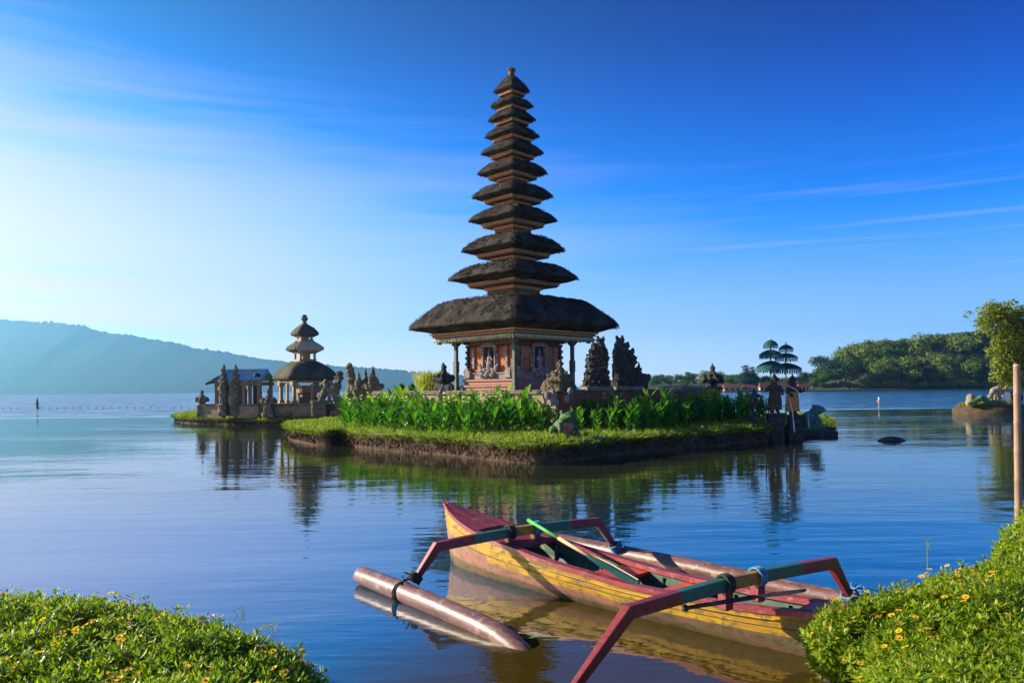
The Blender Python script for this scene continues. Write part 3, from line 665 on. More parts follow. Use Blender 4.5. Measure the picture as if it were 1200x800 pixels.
for ti, (ty, hw, tyt, e) in enumerate(tiers):
    Rr = hw*K; ze = tz(ty); zt = tz(tyt); h = zt-ze; eb = e*K
    nxt = tiers[ti+1][1]*K*.42 if ti < 10 else .1
    # carved cornice under the thatch
    zc = ze-eb*.62; tr = .715*Rr if ti else .79*Rr
    th_ = (4.4 if ti else 6.0)*K*(.55+.45*min(1, hw/70))
    mb = MB(); q2 = math.sqrt(2)
    for k_, (rr_, a, b) in enumerate(((1.0, 0, .30), (.965, .30, .55), (.985, .55, .74), (.93, .74, 1.0))):
        ss = tr*rr_/q2; mb.box((TX, TY, zc-th_*(a+b)/2), (2*ss, 2*ss, th_*(b-a)-.003), R(45), mi=k_ % 2)
    cor = None
    # neck wall between this cornice and the roof below
    if ti:
        zb = tz(tiers[ti-1][2])-.55*(tz(tiers[ti-1][2])-tz(tiers[ti-1][0]))*.5
        nr = Rr*.40; mb2 = MB(); ss = nr/q2; mb2.box((TX, TY, (zb+zc-th_)/2), (2*ss, 2*ss, zc-th_-zb), R(45))
        zk = tz(tiers[ti-1][2])
        for (rr_, zz, hh) in ((1.10, zc-th_-.06*Rr/2, .10*Rr/2), (1.14, zk+.07*(zc-zk), .12*(zc-zk)+.03)):
            s3 = nr*rr_/q2; mb2.box((TX, TY, zz), (2*s3, 2*s3, hh), R(45), mi=1)
        up = mb2.build('storey_wall', [M['gold_dark'], M['gold']], tower)
    # rafter ends under the cornice
    nd = max(7, int(hw*.32)); 
    for (nn_, tt) in FACES:
        for k_ in range(nd):
            u = ((k_+.5)/nd-.5)*2*(tr*.93/q2); q = Vector((TX, TY, 0))+nn_*(tr*.93/q2+.004)+tt*u
            mb.box((q.x, q.y, zc-th_*.97), (tr*1.2/nd*.7, .08, th_*.42), math.atan2(tt.y, tt.x), mi=1)
    cor = mb.build('cornice', [M['gold'], M['gold_dark']], tower)
    if ti == 0:
        mb = MB()
        for (nn_, tt) in FACES:
            L = tr*.95/q2; m_ = 46
            for k_ in range(m_):
                u = ((k_+.5)/m_-.5)*2*L; wd_ = L/m_*.92; q = Vector((TX, TY, zc-th_*1.0))+nn_*(L+.012)+tt*u; dp = .20 if k_ % 2 else .15
                o_ = nn_*.02; a0 = [q-tt*wd_, q+tt*wd_, q+tt*wd_-Vector((0, 0, dp*.6)), q-Vector((0, 0, dp)), q-tt*wd_-Vector((0, 0, dp*.6))]
                mb.add(a0+[v+o_ for v in a0], [(0, 1, 2, 3, 4), (9, 8, 7, 6, 5)]+[(i, 5+i, 5+(i+1) % 5, (i+1) % 5) for i in range(5)])
        mb.build('lace_valance', M['lace'], cor)
        mb = MB()
        for a in range(4):
            q = Vector((TX+(tr-.04)*math.cos(a*math.pi/2), TY+(tr-.04)*math.sin(a*math.pi/2), 0)); q = Vector((TX+tr*.88*math.cos(a*math.pi/2), TY+tr*.88*math.sin(a*math.pi/2), 0)); mb.bbox((q.x, q.y, zc-th_-.10), (.2, .2, .30), R(45), .03)
        mb.build('corner_bracket', M['gold_dark'], cor)
        ss = tr*.90/q2; mb = MB(); mb.box((TX, TY, 4.42), (2*ss, 2*ss, .05), R(45)); mb.build('ceiling_boards', M['wood'], tower)
    # thatch
    if ti < 10:
        n0 = nxt/Rr
        prof = [(n0*.9, zt-.30*h), (n0*1.12, zt-.16*h), (n0*1.35+.02, zt-.02*h), (n0*1.35+.10, zt), (.66, zt-.10*h), (.75, zt-.25*h), (.84, zt-.46*h), (.91, zt-.66*h), (.965, zt-.84*h), (.995, zt-.97*h), (1.0, ze-.05*eb), (.985, ze-.17*eb), (.94, ze-.30*eb), (.86, ze-.47*eb), (.77, ze-.60*eb), (.60, ze-.62*eb)]
    else:
        prof = [(.06, zt), (.16, zt-.05*h), (.30, zt-.16*h), (.46, zt-.30*h), (.62, zt-.46*h), (.77, zt-.64*h), (.88, zt-.80*h), (.97, zt-.95*h), (1., ze-.05*eb), (.97, ze-.2*eb), (.88, ze-.40*eb), (.76, ze-.6*eb), (.5, ze-.62*eb)]
    nps = 22 if ti < 3 else 14
    rings = []
    for r_, z in prof:
        ring = []
        for v in dia(r_*Rr, z, nps):
            k_ = .06 if ti < 2 else .045
            dv = Vector((v.x-TX, v.y-TY, 0)).normalized()
            ring.append(v+dv*(k_*nz(v, 2.2, ti*7)+k_*.6*nz(v, 6, ti))+Vector((0, 0, k_*(nz(v, 1.6, 31+ti)+.8*nz(v, 5., 51)))))
        rings.append(ring)
    mb = MB(); mb.loft(rings, cap=True); rf = mb.build('roof', M['thatch'], tower, smooth=True)
    # ragged straw ends along the eave
    kk = int(Rr*420); rg = np.random.default_rng(50+ti); pts = []; outs = []
    for _ in range(kk):
        f_ = rg.random()*4; a = int(f_); g = f_-a; c1_ = np.array([math.cos(a*math.pi/2), math.sin(a*math.pi/2)]); c2_ = np.array([math.cos((a+1)*math.pi/2), math.sin((a+1)*math.pi/2)])
        q = (c1_+(c2_-c1_)*g)*(1+.035*4*g*(1-g))*Rr*(.93+.055*rg.random()); dd = q/np.linalg.norm(q)
        pts.append((TX+q[0], TY+q[1], ze-.18*eb+.06*(rg.random()-.5))); outs.append((dd[0]*.7, dd[1]*.7, -1.25-.4*rg.random()))
    n_e = len(pts)
    top = prof[(3 if ti < 10 else 1):(11 if ti < 10 else 9)]
    for _ in range(int(Rr*Rr*230+Rr*260)):
        s_ = rg.random()**.7*(len(top)-1.001); i0 = int(s_); g0 = s_-i0; (ra, za), (rb, zb3) = top[i0], top[i0+1]; r_ = ra+(rb-ra)*g0; z = za+(zb3-za)*g0
        f_ = rg.random()*4; a = int(f_); g = f_-a; c1_ = np.array([math.cos(a*math.pi/2), math.sin(a*math.pi/2)]); c2_ = np.array([math.cos((a+1)*math.pi/2), math.sin((a+1)*math.pi/2)])
        q = (c1_+(c2_-c1_)*g)*(1+.035*4*g*(1-g))*Rr*r_*.985; nn2 = (c1_+c2_)/np.linalg.norm(c1_+c2_); sl = np.array([nn2[0]*(rb-ra)*Rr*.71, nn2[1]*(rb-ra)*Rr*.71, zb3-za]); sl /= np.linalg.norm(sl)
        pts.append((TX+q[0], TY+q[1], z+.022+.012*rg.random())); outs.append((sl[0], sl[1], sl[2]-1+.05*rg.random()))
    v_ = blades('straw_ends', np.array(pts)-np.array([TX, TY, 2.0]), .05, .15 if ti < 3 else .10, .011, M['straw'], .09, ti, outs); v_.parent = rf
mb = MB(); q = (TX, TY, 0); z0 = tz(89); u = K
mb.lathe([(3.6*u, z0-1.2*u), (4.2*u, z0), (3.0*u, z0+1*u), (3.7*u, z0+2.2*u), (3.9*u, z0+4.2*u), (3.0*u, z0+5.2*u), (4.0*u, z0+6.4*u), (3.4*u, z0+8*u), (1.6*u, z0+9*u), (.5*u, z0+10.3*u)], q, 12)
for a in range(8): mb.ell((TX+.16*math.cos(a*.785), TY+.16*math.sin(a*.785), z0+6.6*u), (.05, .05, .07), 6, 5)
mb.build('finial', M['gold_dark'], tower, smooth=True)
rg2 = np.random.default_rng(4)
for (px, py, dd) in ((604, 241, -1.6), (597, 308, -2.2)):   # tufts of grass rooted in the old thatch
    q = S(px, py, TD+dd)-Vector((TX, TY, 2.0)); pts = [(q.x+rg2.normal()*.06, q.y+rg2.normal()*.06, q.z-.08) for _ in range(40)]
    g_ = blades('grass_tuft', pts, .08, .2, .012, M['grass'], .6, int(px)); g_.parent = tower; del g_['kind']

# ------------------------------------------------------------------ courtyard, walls and gate
Np, Lp, Rp = Vector((1.75, 29.5, 0)), Vector((-6.85, 39.3, 0)), Vector((9.95, 38.9, 0)); Bp = Lp+Rp-Np
mb = MB(); cc = (Np+Bp)/2
mb.loft([[cc+(q-cc)*.985+Vector((0, 0, z)) for q in (Np, Rp, Bp, Lp)] for z in (.5, 2.0)]); tag(mb.build('courtyard', M['wallstone']), kind='structure')
def stone_wall(a, b, label, m1, m2, z0=.5, z1=2.0, panels=True, th=.32, nm='garden_wall', group=None):
    dirv = (b-a).normalized(); ang = math.atan2(dirv.y, dirv.x); L = (b-a).length; mid_ = (a+b)/2
    root = thing(nm, (mid_.x, mid_.y, z0), label, 'wall', group)
    mb = MB(); mb.box((mid_.x, mid_.y, (z0+z1)/2), (L, th, z1-z0), ang)
    mb.box((mid_.x, mid_.y, z0+.12), (L-.01, th+.10, .24), ang); mb.build('wall_body', m1, root)
    mb = MB(); k = max(2, int(L/.9))
    for i in range(k):
        q = a+dirv*(L*(i+.5)/k); mb.bbox((q.x, q.y, z1+.05), (L/k-.012, th+.16, .10), ang, .02)
        mb.bbox((q.x, q.y, z1+.135), (L/k-.012, th+.04, .07), ang, .03)
    mb.rough(.012, 2.2); mb.build('coping', m2, root)
    return root, dirv, ang
def urn_finial(mb, c, s=1., rz=0.):
    """stepped square pedestal with flared brim and pointed urn on top"""
    x, y, z = c
    mb.sq([(.20*s, z), (.20*s, z+.10*s), (.16*s, z+.12*s), (.16*s, z+.30*s), (.22*s, z+.34*s), (.34*s, z+.42*s), (.36*s, z+.50*s), (.28*s, z+.58*s), (.20*s, z+.66*s), (.17*s, z+.74*s), (.10*s, z+.82*s), (.075*s, z+.92*s), (.11*s, z+1.0*s), (.07*s, z+1.08*s), (.03*s, z+1.2*s)], (x, y, 0), rz)
    for a in range(4):
        q = rz+R(45)+a*math.pi/2; mb.ell((x+.40*s*math.cos(q), y+.40*s*math.sin(q), z+.55*s), (.10*s, .10*s, .14*s), 6, 5)
    for a in range(4):
        q = rz+a*math.pi/2; mb.ell((x+.28*s*math.cos(q), y+.28*s*math.sin(q), z+.62*s), (.09*s, .09*s, .12*s), 6, 5)
wl, wd_, wa = stone_wall(Lp, Np, 'long pale wall behind the sunlit leaf bed, at the foot of the tall tower', M['wallstone'], M['coping'])
wr, wd2, wa2 = stone_wall(Np, Rp, 'shaded wall with red brick panels under the dark split gate', M['redbrick'], M['coping'])
wb, _, _ = stone_wall(Rp, Bp, 'rear wall closing the tower courtyard on the side of the far houses', M['wallstone'], M['coping'])
wc_, _, _ = stone_wall(Bp, Lp, 'rear wall closing the tower courtyard on the side of the hazy hill', M['wallstone'], M['coping'])
def on_wall(px, a, b, z):
    lo, hi = 0., 1.
    f_ = min(np.linspace(0, 1, 400), key=lambda s_: abs(project(a+(b-a)*s_+Vector((0, 0, z)))[0]-px))
    return a+(b-a)*float(f_)+Vector((0, 0, z))
def project(p):
    u = F*p.x/p.y; v = F*(p.z-H)/p.y
    return 600+u*ct-v*st, HZ-(u*st+v*ct)
q = on_wall(520, Lp, Np, 2.17); mb = MB(); s0 = 1.0
urn_finial(mb, q, 1.05, wa)
for sg in (-1, 1):                                     # carved winged brackets either side
    for k_ in range(4):
        w = q+wd_*sg*(.22+.13*k_)+Vector((0, 0, .42-.10*k_)); mb.ell(w, (.12, .12, .17-.02*k_), 7, 5)
    mb.bbox(q+wd_*sg*.34+Vector((0, 0, .12)), (.5, .3, .22), wa, .03)
o = mb.build('wall_finial', M['darkstone'], wl, remesh=.045, disp=.10, dscale=.10)
mb = MB()
for k_ in range(7): mb.ell(q+Vector((rnd.gauss(0, .14), -.30, rnd.uniform(-.32, .05))), (.11, .08, .13), 7, 5)
mb.build('pale_carving', M['greystone'], wl, remesh=.045, disp=.07, dscale=.08)
q = Np+Vector((0, 0, 2.17)); mb = MB(); urn_finial(mb, q+Vector((.05, 0, -.1)), 1.05, R(45))
for sg, dv in ((1, -wd_), (-1, wd2)):
    for k_ in range(5):
        w = q+dv*(.26+.13*k_)+Vector((0, 0, .55-.12*k_)); mb.ell(w, (.14, .14, .19), 7, 5)
    mb.bbox(q+dv*.4+Vector((0, 0, .1)), (.6, .36, .26), math.atan2(dv.y, dv.x), .03)
mb.build('corner_finial', M['oldstone'], wr, remesh=.04, disp=.16, dscale=.12)
mb = MB()
for k_ in range(9): mb.ell(q+Vector((rnd.gauss(0, .22), -.33+.12*rnd.random(), rnd.uniform(-.50, .02))), (.12, .09, .15), 7, 5)
mb.build('pale_carving', M['greystone'], wr, remesh=.045, disp=.08, dscale=.08)
q = Rp+Vector((0, 0, 2.12)); mb = MB(); urn_finial(mb, q, 1.05, wa2)
for a in range(8): mb.ell((q.x+.46*math.cos(a*.785+.3), q.y+.46*math.sin(a*.785+.3), q.z+.42), (.14, .14, .16), 7, 5)
mb.bbox(q+Vector((0, 0, .04)), (.75, .75, .12), wa2, .03); mb.build('corner_finial', M['darkstone'], wr, remesh=.045, disp=.09, dscale=.09)
mb = MB(); mb.bbox((Rp.x, Rp.y, 1.25), (.62, .62, 1.6), wa2, .03); mb.build('corner_pier', M['redbrick'], wr)

def spikes(mb, tops, d_):
    for (y0, y1, xa, xb, dep) in tops:
        for px, sg in ((xa, -1), (xb, 1)):
            p_ = S(px, y0, d_); mb.tube([p_+Vector((-sg*.05, 0, -.14)), p_+Vector((sg*.05, 0, -.02)), p_+Vector((sg*.03, 0, .07)), p_+Vector((-sg*.02, 0, .10))], [.085, .07, .05, .025], 7)
            mb.tube([p_+Vector((-sg*.10, -dep*.4, -.1)), p_+Vector((sg*.02, -dep*.5, 0)), p_+Vector((-sg*.02, -dep*.5, .09))], [.08, .06, .02], 6)
def gate_half(px0, px1, tops, label, wing=None):
    """one half of the split gate: tapering stack of carved courses, sheer on the passage side, scrolled on the other"""
    a = on_wall(px0, Np, Rp, 2.1); b = on_wall(px1, Np, Rp, 2.1)
    d_ = a.y+.25; root = thing('split_gate', ((a.x+b.x)/2, (a.y+b.y)/2+.25, 2.15), label, 'gate')
    mb = MB(); mb2 = MB()
    for (y0, y1, xa, xb, dep) in tops:
        p0, p1 = S(xa, y1, d_), S(xb, y0, d_); cx_ = (p0.x+p1.x)/2; w = abs(p1.x-p0.x); hh = abs(p1.z-p0.z)
        mb.bbox((cx_, d_, (p0.z+p1.z)/2), (w, dep, hh+.03), R(8), .03)
        for e_ in (p0.x, p1.x):
            sg = 1 if e_ > cx_ else -1
            for k_ in range(3):
                mb.ell((e_-sg*.02, d_-dep*.3+dep*.3*k_, (p0.z+p1.z)/2+.05), (.07, .13, hh*.36), 6, 5)
        for k_ in range(5): mb.ell((cx_+rnd.uniform(-.4, .4)*w, d_-dep/2, (p0.z+p1.z)/2+rnd.uniform(-.3, .3)*hh), (.10, .09, .10), 6, 5)
    spikes(mb, tops, d_); mb.build('carved_stack', M['darkstone'], root, remesh=.032, disp=.2, dscale=.09)
    mb = MB(); yb = 0
    p0, p1 = S(tops[-1][2]-3, 456, d_), S(tops[-1][3]+3, 456, d_); mb.bbox(((p0.x+p1.x)/2, d_, 2.19), (p1.x-p0.x, 1.25, .17), R(8), .03); mb.build('gate_base', M['coping'], root)
    return root, d_
gate_half(686, 712, [(397, 404, 701, 706, .35), (403, 412, 695, 707, .5), (411, 420, 692, 710, .62), (419, 429, 689, 710.5, .72), (428, 437, 688.5, 709, .8), (436, 446, 687, 711, .85), (445, 455, 686, 712, .95)], 'dark carved split gate half standing nearest the tower, rounded at its shoulder')
g2, gd = gate_half(719, 746, [(396.5, 404, 724, 729, .35), (403, 412, 722, 735, .5), (411, 420, 720, 741, .62), (419, 427, 720.5, 743.5, .72), (426, 436, 720, 741, .8), (435, 446, 720.5, 742, .85), (445, 455, 719.5, 746, .95)], 'dark carved split gate half with a low stepped wing and small spire')
mb = MB()
for (y0, y1, xa, xb) in ((431, 440, 741, 749), (438, 446, 743, 756), (445, 455, 744, 757)):
    p0, p1 = S(xa, y1, gd+.2), S(xb, y0, gd+.2); mb.bbox(((p0.x+p1.x)/2, gd+.2, (p0.z+p1.z)/2), (p1.x-p0.x, .6, p1.z-p0.z+.03), R(20), .03)
q = S(748.5, 434, gd+.2); mb.lathe([(.12, -.1), (.10, .05), (.05, .14), (.06, .2), (.01, .42)], q, 8)
q = S(760, 442, gd+.2); mb.ell(q, (.11, .14, .16)); q = S(757, 446, gd+.2); mb.ell(q, (.14, .16, .14))
mb.build('wing', M['darkstone'], g2, remesh=.04, disp=.11, dscale=.09)

# ------------------------------------------------------------------ leafy canna beds
def canna_mesh(seed, h, nl):
    rg = random.Random(seed); mb = MB()
    for k_ in range(nl):
        a = k_*2.4+rg.uniform(-.5, .5); z0 = h*(.06+.66*k_/nl); L = rg.uniform(.36, .56)*(h/1.3); wd_ = L*rg.uniform(.12, .19)
        el_ = rg.uniform(.85, 1.48); dv = Vector((math.cos(a), math.sin(a), 0)); sd = Vector((-dv.y, dv.x, 0)); pts = []; p = Vector((dv.x*.02, dv.y*.02, z0)); ang = el_
        cs = []
        for i in range(7):
            cs.append(p.copy()); p = p+(dv*math.cos(ang)+Vector((0, 0, math.sin(ang))))*(L/6); ang -= rg.uniform(.05, .2)
        ws = [.10, .55, .9, 1., .85, .5, .03]; vs = []
        for c_, w in zip(cs, ws):
            up = Vector((0, 0, .28*w*wd_))-dv*.1*w*wd_; vs += [c_-sd*w*wd_+up, c_, c_+sd*w*wd_+up]
        fs = []
        for i in range(6):
            b = i*3; fs += [(b, b+1, b+4, b+3), (b+1, b+2, b+5, b+4)]
        mb.add(vs, fs)
    return mb
def canna_flower(seed):
    rg = random.Random(seed); mb = MB()
    for k_ in range(9):
        a = rg.random()*6.28; z = rg.uniform(-.08, .16); dv = Vector((math.cos(a), math.sin(a), rg.uniform(.1, .9))).normalized(); sd = dv.cross(Vector((0, 0, 1))).normalized(); L = rg.uniform(.07, .12)
        o_ = Vector((0, 0, z)); mb.add([o_, o_+dv*L*.5+sd*L*.42, o_+dv*L+Vector((0, 0, -.02)), o_+dv*L*.5-sd*L*.42], [(0, 1, 2, 3)])
    return mb
cproto = []
def canna(seed, h, nl, petals=None):
    root = thing('canna_plant', (0, 0, 0), None, 'plant')
    canna_mesh(seed, h, nl).build('leaves', M['canna'], root, local=True, smooth=True)
    mb = MB(); mb.tube([(0, 0, -.05), (.01, 0, h*.5), (0, .01, h*.95)], [.016, .013, .007], 5); mb.build('stem', M['cannastem'], root, local=True)
    if petals:
        f_ = canna_flower(seed); f_.v = [v+Vector((0, .01, h*1.0)) for v in f_.v]; f_.build('flower', M[petals], root, local=True)
    return root
plain = [canna(i, 1.25+.14*(i % 3), 13+i % 3) for i in range(5)]
flow = {'cream': canna(21, 1.25, 8, 'cream'), 'yellowpetal': canna(22, 1.15, 8, 'yellowpetal'), 'redpetal': canna(23, 1.15, 8, 'redpetal')}
cused = set()
def put_canna(pr, loc, s, label, group):
    o = pr if pr.name not in cused else copy_tree(pr)
    cused.add(pr.name); o.location = loc; o.scale = (s*1.05, s*1.05, s); o.rotation_euler = (rnd.uniform(-.12, .12), rnd.uniform(-.12, .12), rnd.random()*6.28)
    tag(o, label, 'plant', group)
nl_ = Vector((-wd_.y, wd_.x, 0)); nl_ = nl_ if nl_.y < 0 else -nl_
nr_ = Vector((-wd2.y, wd2.x, 0)); nr_ = nr_ if nr_.y < 0 else -nr_
L1 = (Np-Lp).length
for i in range(31):
    for row, off in enumerate((.6, 1.4, 2.2, 3.0, 3.75, 4.4)):
        f_ = (i+.5*(row % 2)+rnd.uniform(-.3, .3))/31; f_ = min(1, max(-.02, f_))
        if row == 5 and rnd.random() < .2: continue
        q = Lp+(Np-Lp)*f_+nl_*(off+rnd.uniform(-.15, .15))
        q.z = .62
        if project(Vector((q.x, q.y, 1.2)))[0] < 402: continue
        k_ = rnd.random()
        if k_ < .11 or (f_ < .12 and k_ < .3): put_canna(flow['cream'], q, rnd.uniform(.9, 1.12), 'cream flowered canna among the leafy plants of the sunlit bed', 'cream cannas of the sunlit bed')
        elif k_ > .985: put_canna(flow['redpetal'], q, .95, 'red flowered canna in the sunlit leaf bed below the tower', 'red cannas of the sunlit bed')
        else: put_canna(plain[rnd.randrange(5)], q, rnd.uniform(.84, 1.16)*(1.08 if row < 4 else .95 if row < 5 else .72), 'leafy green canna without flowers in the sunlit bed below the tower', 'leafy cannas of the sunlit bed')
for i in range(29):
    for row, off in enumerate((.6, 1.3, 2.0, 2.7)):
        f_ = (i+.5*(row % 2)+rnd.uniform(-.3, .3))/29
        q = Np+(Rp-Np)*(f_*1.03+.02)+nr_*(off+rnd.uniform(-.15, .15)); q.z = .62
        k_ = rnd.random()
        if k_ < .09: put_canna(flow['yellowpetal'], q, rnd.uniform(.9, 1.1), 'yellow flowered canna in the shaded bed below the split gate', 'yellow cannas of the shaded bed')
        else: put_canna(plain[rnd.randrange(5)], q, rnd.uniform(.82, 1.08), 'leafy canna without flowers in the shaded bed below the split gate', 'leafy cannas of the shaded bed')
for i in range(15):                                    # plants filling the corner behind the frog
    a = i/14; dv = (nl_*(1-a)+nr_*a).normalized(); q = Np+dv*(1.0+1.15*(i % 3)/2+rnd.uniform(-.1, .1)); q.z = .62
    if abs(project(Vector((q.x, q.y, .9)))[0]-662) < 13 and q.y < 28.2: continue
    put_canna(plain[i % 5], q, rnd.uniform(.62, .85), 'low leafy canna at the corner of the beds behind the green frog', 'low cannas behind the frog')
# ------------------------------------------------------------------ shrine islet: small pagoda, pavilion, gate, low walls
SD = 53.0; KS = SD/F; GZ = .60
def sz(y): return H+(HZ+2.3-y)*KS           # height of a row at the islet's depth (columns near 340)
def SX(px, d=SD): return PX(px, GZ, d).x
pc = Vector((PX(357.5, 3, SD).x, SD, 0))
shr = thing('small_pagoda', (pc.x, pc.y, GZ), 'small open three tiered pagoda on the low shrine islet', 'pagoda')
PR = R(45-9)
def sqr(c, r, z, rz, nps=8, jit=0.):
    out = []; cs = [Vector((math.cos(rz+R(45)+a*math.pi/2)*r, math.sin(rz+R(45)+a*math.pi/2)*r)) for a in range(4)]
    for i in range(4):
        a, b = cs[i], cs[(i+1) % 4]
        for j in range(nps):
            q = a+(b-a)*j/nps; e = 4*(j/nps)*(1-j/nps); q *= (1+.03*e)*(.97 if j == 0 else 1); out.append(Vector((c[0]+q.x, c[1]+q.y, z+jit*nz((q.x, q.y, z), 3.))))
    return out
def sroof(y_tip, hw, y_top, e, neck, name, m, apex=False):
    Rr = hw*KS; ze, zt = sz(y_tip), sz(y_top); h = zt-ze; eb = e*KS
    if apex: prof = [(.08, zt), (.2, zt-.07*h), (.42, zt-.24*h), (.66, zt-.48*h), (.86, zt-.74*h), (.97, zt-.93*h), (1, ze-.1*eb), (.95, ze-.4*eb), (.7, ze-.75*eb)]
    else: prof = [(neck, zt-.05*h), (neck+.08, zt), (.6, zt-.22*h), (.74, zt-.42*h), (.87, zt-.68*h), (.96, zt-.90*h), (1, ze-.1*eb), (.95, ze-.4*eb), (.7, ze-.75*eb)]
    mb = MB(); mb.loft([sqr(pc, r_*Rr, z, PR, 10, .05) for r_, z in prof]); k = 40
    ms = m if isinstance(m, list) else [m]
    if len(ms) > 1:
        mb.mi = [1 if (sum((mb.v[i].x for i in f_))/len(f_)-pc.x) > -.12*Rr and len(f_) == 4 and (sum((mb.v[i].y for i in f_))/4-pc.y) < (sum((mb.v[i].x for i in f_))/4-pc.x)*.9-.05 else 0 for f_ in mb.f]
    return mb.build(name, ms, shr, smooth=True)
mb = MB()
for r_, z0, z1 in ((2.45, GZ-.1, .95), (2.2, .95, 1.25), (2.32, 1.25, 1.42)):
    mb.bbox((pc.x, pc.y, (z0+z1)/2), (r_*1.5, r_*1.5, z1-z0-.003), PR, .03)
mb.build('platform', M['mossstone'], shr)
zp = sz(448)
for a in range(4):
    an = PR+R(45)+a*math.pi/2; q = pc+Vector((math.cos(an)*1.72, math.sin(an)*1.72, 0)); mb = MB()
    mb.sq([(.17, 1.42), (.17, 1.6), (.10, 1.62), (.10, zp-.3), (.2, zp-.15), (.2, zp)], (q.x, q.y, 0), PR); mb.build('post', M['palewood'], shr)
    an = PR+a*math.pi/2; q = pc+Vector((math.cos(an)*1.22, math.sin(an)*1.22, 0)); mb = MB()
    mb.sq([(.13, 1.42), (.13, 1.6), (.07, 1.62), (.07, zp-.1)], (q.x, q.y, 0), PR); mb.build('post', M['palewood'], shr)
mb = MB()
for k_, (rr_, za, zb_) in enumerate(((1.95, zp, zp+.16), (2.05, zp+.16, zp+.30), (1.86, zp+.30, zp+.42))):
    mb.bbox((pc.x, pc.y, (za+zb_)/2), (rr_*math.sqrt(2), rr_*math.sqrt(2), zb_-za-.003), PR, .02)
mb.build('beam_ring', M['palewood'], shr)
mb = MB(); mb.bbox((pc.x+.05, pc.y+.1, 1.62), (1.5, 1.5, .4), PR, .04); mb.bbox((pc.x+.05, pc.y+.1, 1.95), (.9, .9, .3), PR, .04); mb.build('altar', M['mossstone'], shr)
mb = MB(); mb.bbox((pc.x+.25, pc.y+.1, sz(456)), (1.7, 1.7, .5), PR, .03); mb.build('hanging_shrine_box', M['wood'], shr)
sroof(441, 42.5, 423.5, 8, .34, 'roof', M['thatch_moss'])
def neck_posts(y0, y1, hw):
    z0, z1 = sz(y0), sz(y1); rr_ = hw*KS; mb = MB()
    for a in range(4):
        an = PR+R(45)+a*math.pi/2; mb.box((pc.x+math.cos(an)*rr_, pc.y+math.sin(an)*rr_, (z0+z1)/2), (.13, .13, z1-z0), PR)
    w = rr_*math.sqrt(2)
    mb.box((pc.x, pc.y, z0+.12), (w+.2, w+.2, .24), PR); mb.box((pc.x, pc.y, z1-.06), (w+.3, w+.3, .12), PR); mb.box((pc.x, pc.y, z0+.45), (w*.5, w*.5, .55), PR)
    mb.build('storey_frame', M['palewood'], shr)
neck_posts(425, 412, 12); sroof(408, 25, 399.5, 6, .42, 'roof', [M['thatch_moss'], M['thatch_tan']])
neck_posts(401.5, 393, 8.5); sroof(390.5, 18.5, 379, 5, .3, 'roof', M['thatch_moss'], True)
mb = MB(); z0 = sz(380); mb.lathe([(.30, z0-.15), (.26, z0), (.15, z0+.08), (.13, z0+.22), (.22, z0+.28), (.24, z0+.42), (.15, z0+.52), (.20, z0+.58), (.05, z0+.66)], (pc.x, pc.y, 0), 10); mb.build('finial', M['mossstone'], shr, smooth=True)

# open pavilion with a blue sheet roof
PD = 57.0; kp_ = PD/F
def B(px, py, d=PD): return S(px, py, d)
p0 = B(283, 486); pav = thing('pavilion', (p0.x, PD, GZ), 'open pavilion with a blue sheet roof on the shrine islet', 'pavilion')
def roof_sheet(mb, quad, th=.07):
    q = [Vector(v) for v in quad]; n_ = (q[1]-q[0]).cross(q[3]-q[0]).normalized()*th
    mb.add(q+[v-n_ for v in q], [(0, 1, 2, 3), (7, 6, 5, 4), (0, 4, 5, 1), (1, 5, 6, 2), (2, 6, 7, 3), (3, 7, 4, 0)])
zr, zev = B(285, 434).z, B(285, 445.5).z
xa, xb = B(258, 434).x, B(315, 434).x
mb = MB(); roof_sheet(mb, [(xa-.1, PD-1.7, zev), (xb, PD-1.7, zev), (xb-.1, PD+.1, zr), (xa+.5, PD+.1, zr)]); roof_sheet(mb, [(xb, PD+1.9, zev), (xa-.1, PD+1.9, zev), (xa+.5, PD+.1, zr), (xb-.1, PD+.1, zr)])
for k_ in range(14):
    f_ = (k_+.5)/14; a = Vector((xa-.1+(xb-xa+.1)*f_, PD-1.71, zev+.02)); b = Vector((xa+.5+(xb-.1-xa-.5)*f_, PD+.09, zr+.02)); mb.tube([a, b], .035, 5)
mb.tube([(xa+.4, PD+.1, zr+.03), (xb-.05, PD+.1, zr+.03)], .09, 6); mb.build('roof', M['blueroof'], pav)
mb = MB(); xl = B(249.5, 445).x; roof_sheet(mb, [(xl, PD-1.5, B(250, 449.5).z), (xa+.15, PD-1.75, zev+.1), (xa+.5, PD+.1, zr-.03), (xl+.1, PD+.6, B(250, 446).z)], .12); mb.build('side_roof', M['thatch_moss'], pav)
for px, dd in ((262, -1.3), (293, -1.3), (310, -1.3), (262, 1.5), (285, 1.5), (310, 1.5)):
    x = B(px, 460).x; mb = MB(); mb.sq([(.18, GZ), (.18, GZ+.5), (.11, GZ+.52), (.11, zev+.05)], (x, PD+dd, 0)); mb.build('post', M['wood'], pav)
mb = MB(); mb.box(((xa+xb)/2, PD-1.3, zev-.25), (xb-xa-.2, .2, .25)); mb.box(((xa+xb)/2, PD+1.5, zev-.25), (xb-xa-.2, .2, .25)); mb.build('eave_beam', M['wood'], pav)
mb = MB(); mb.bbox(((xa+xb)/2, PD, GZ+.35), (xb-xa-.1, 3.2, .7), 0, .04); mb.build('floor_base', M['mossstone'], pav)
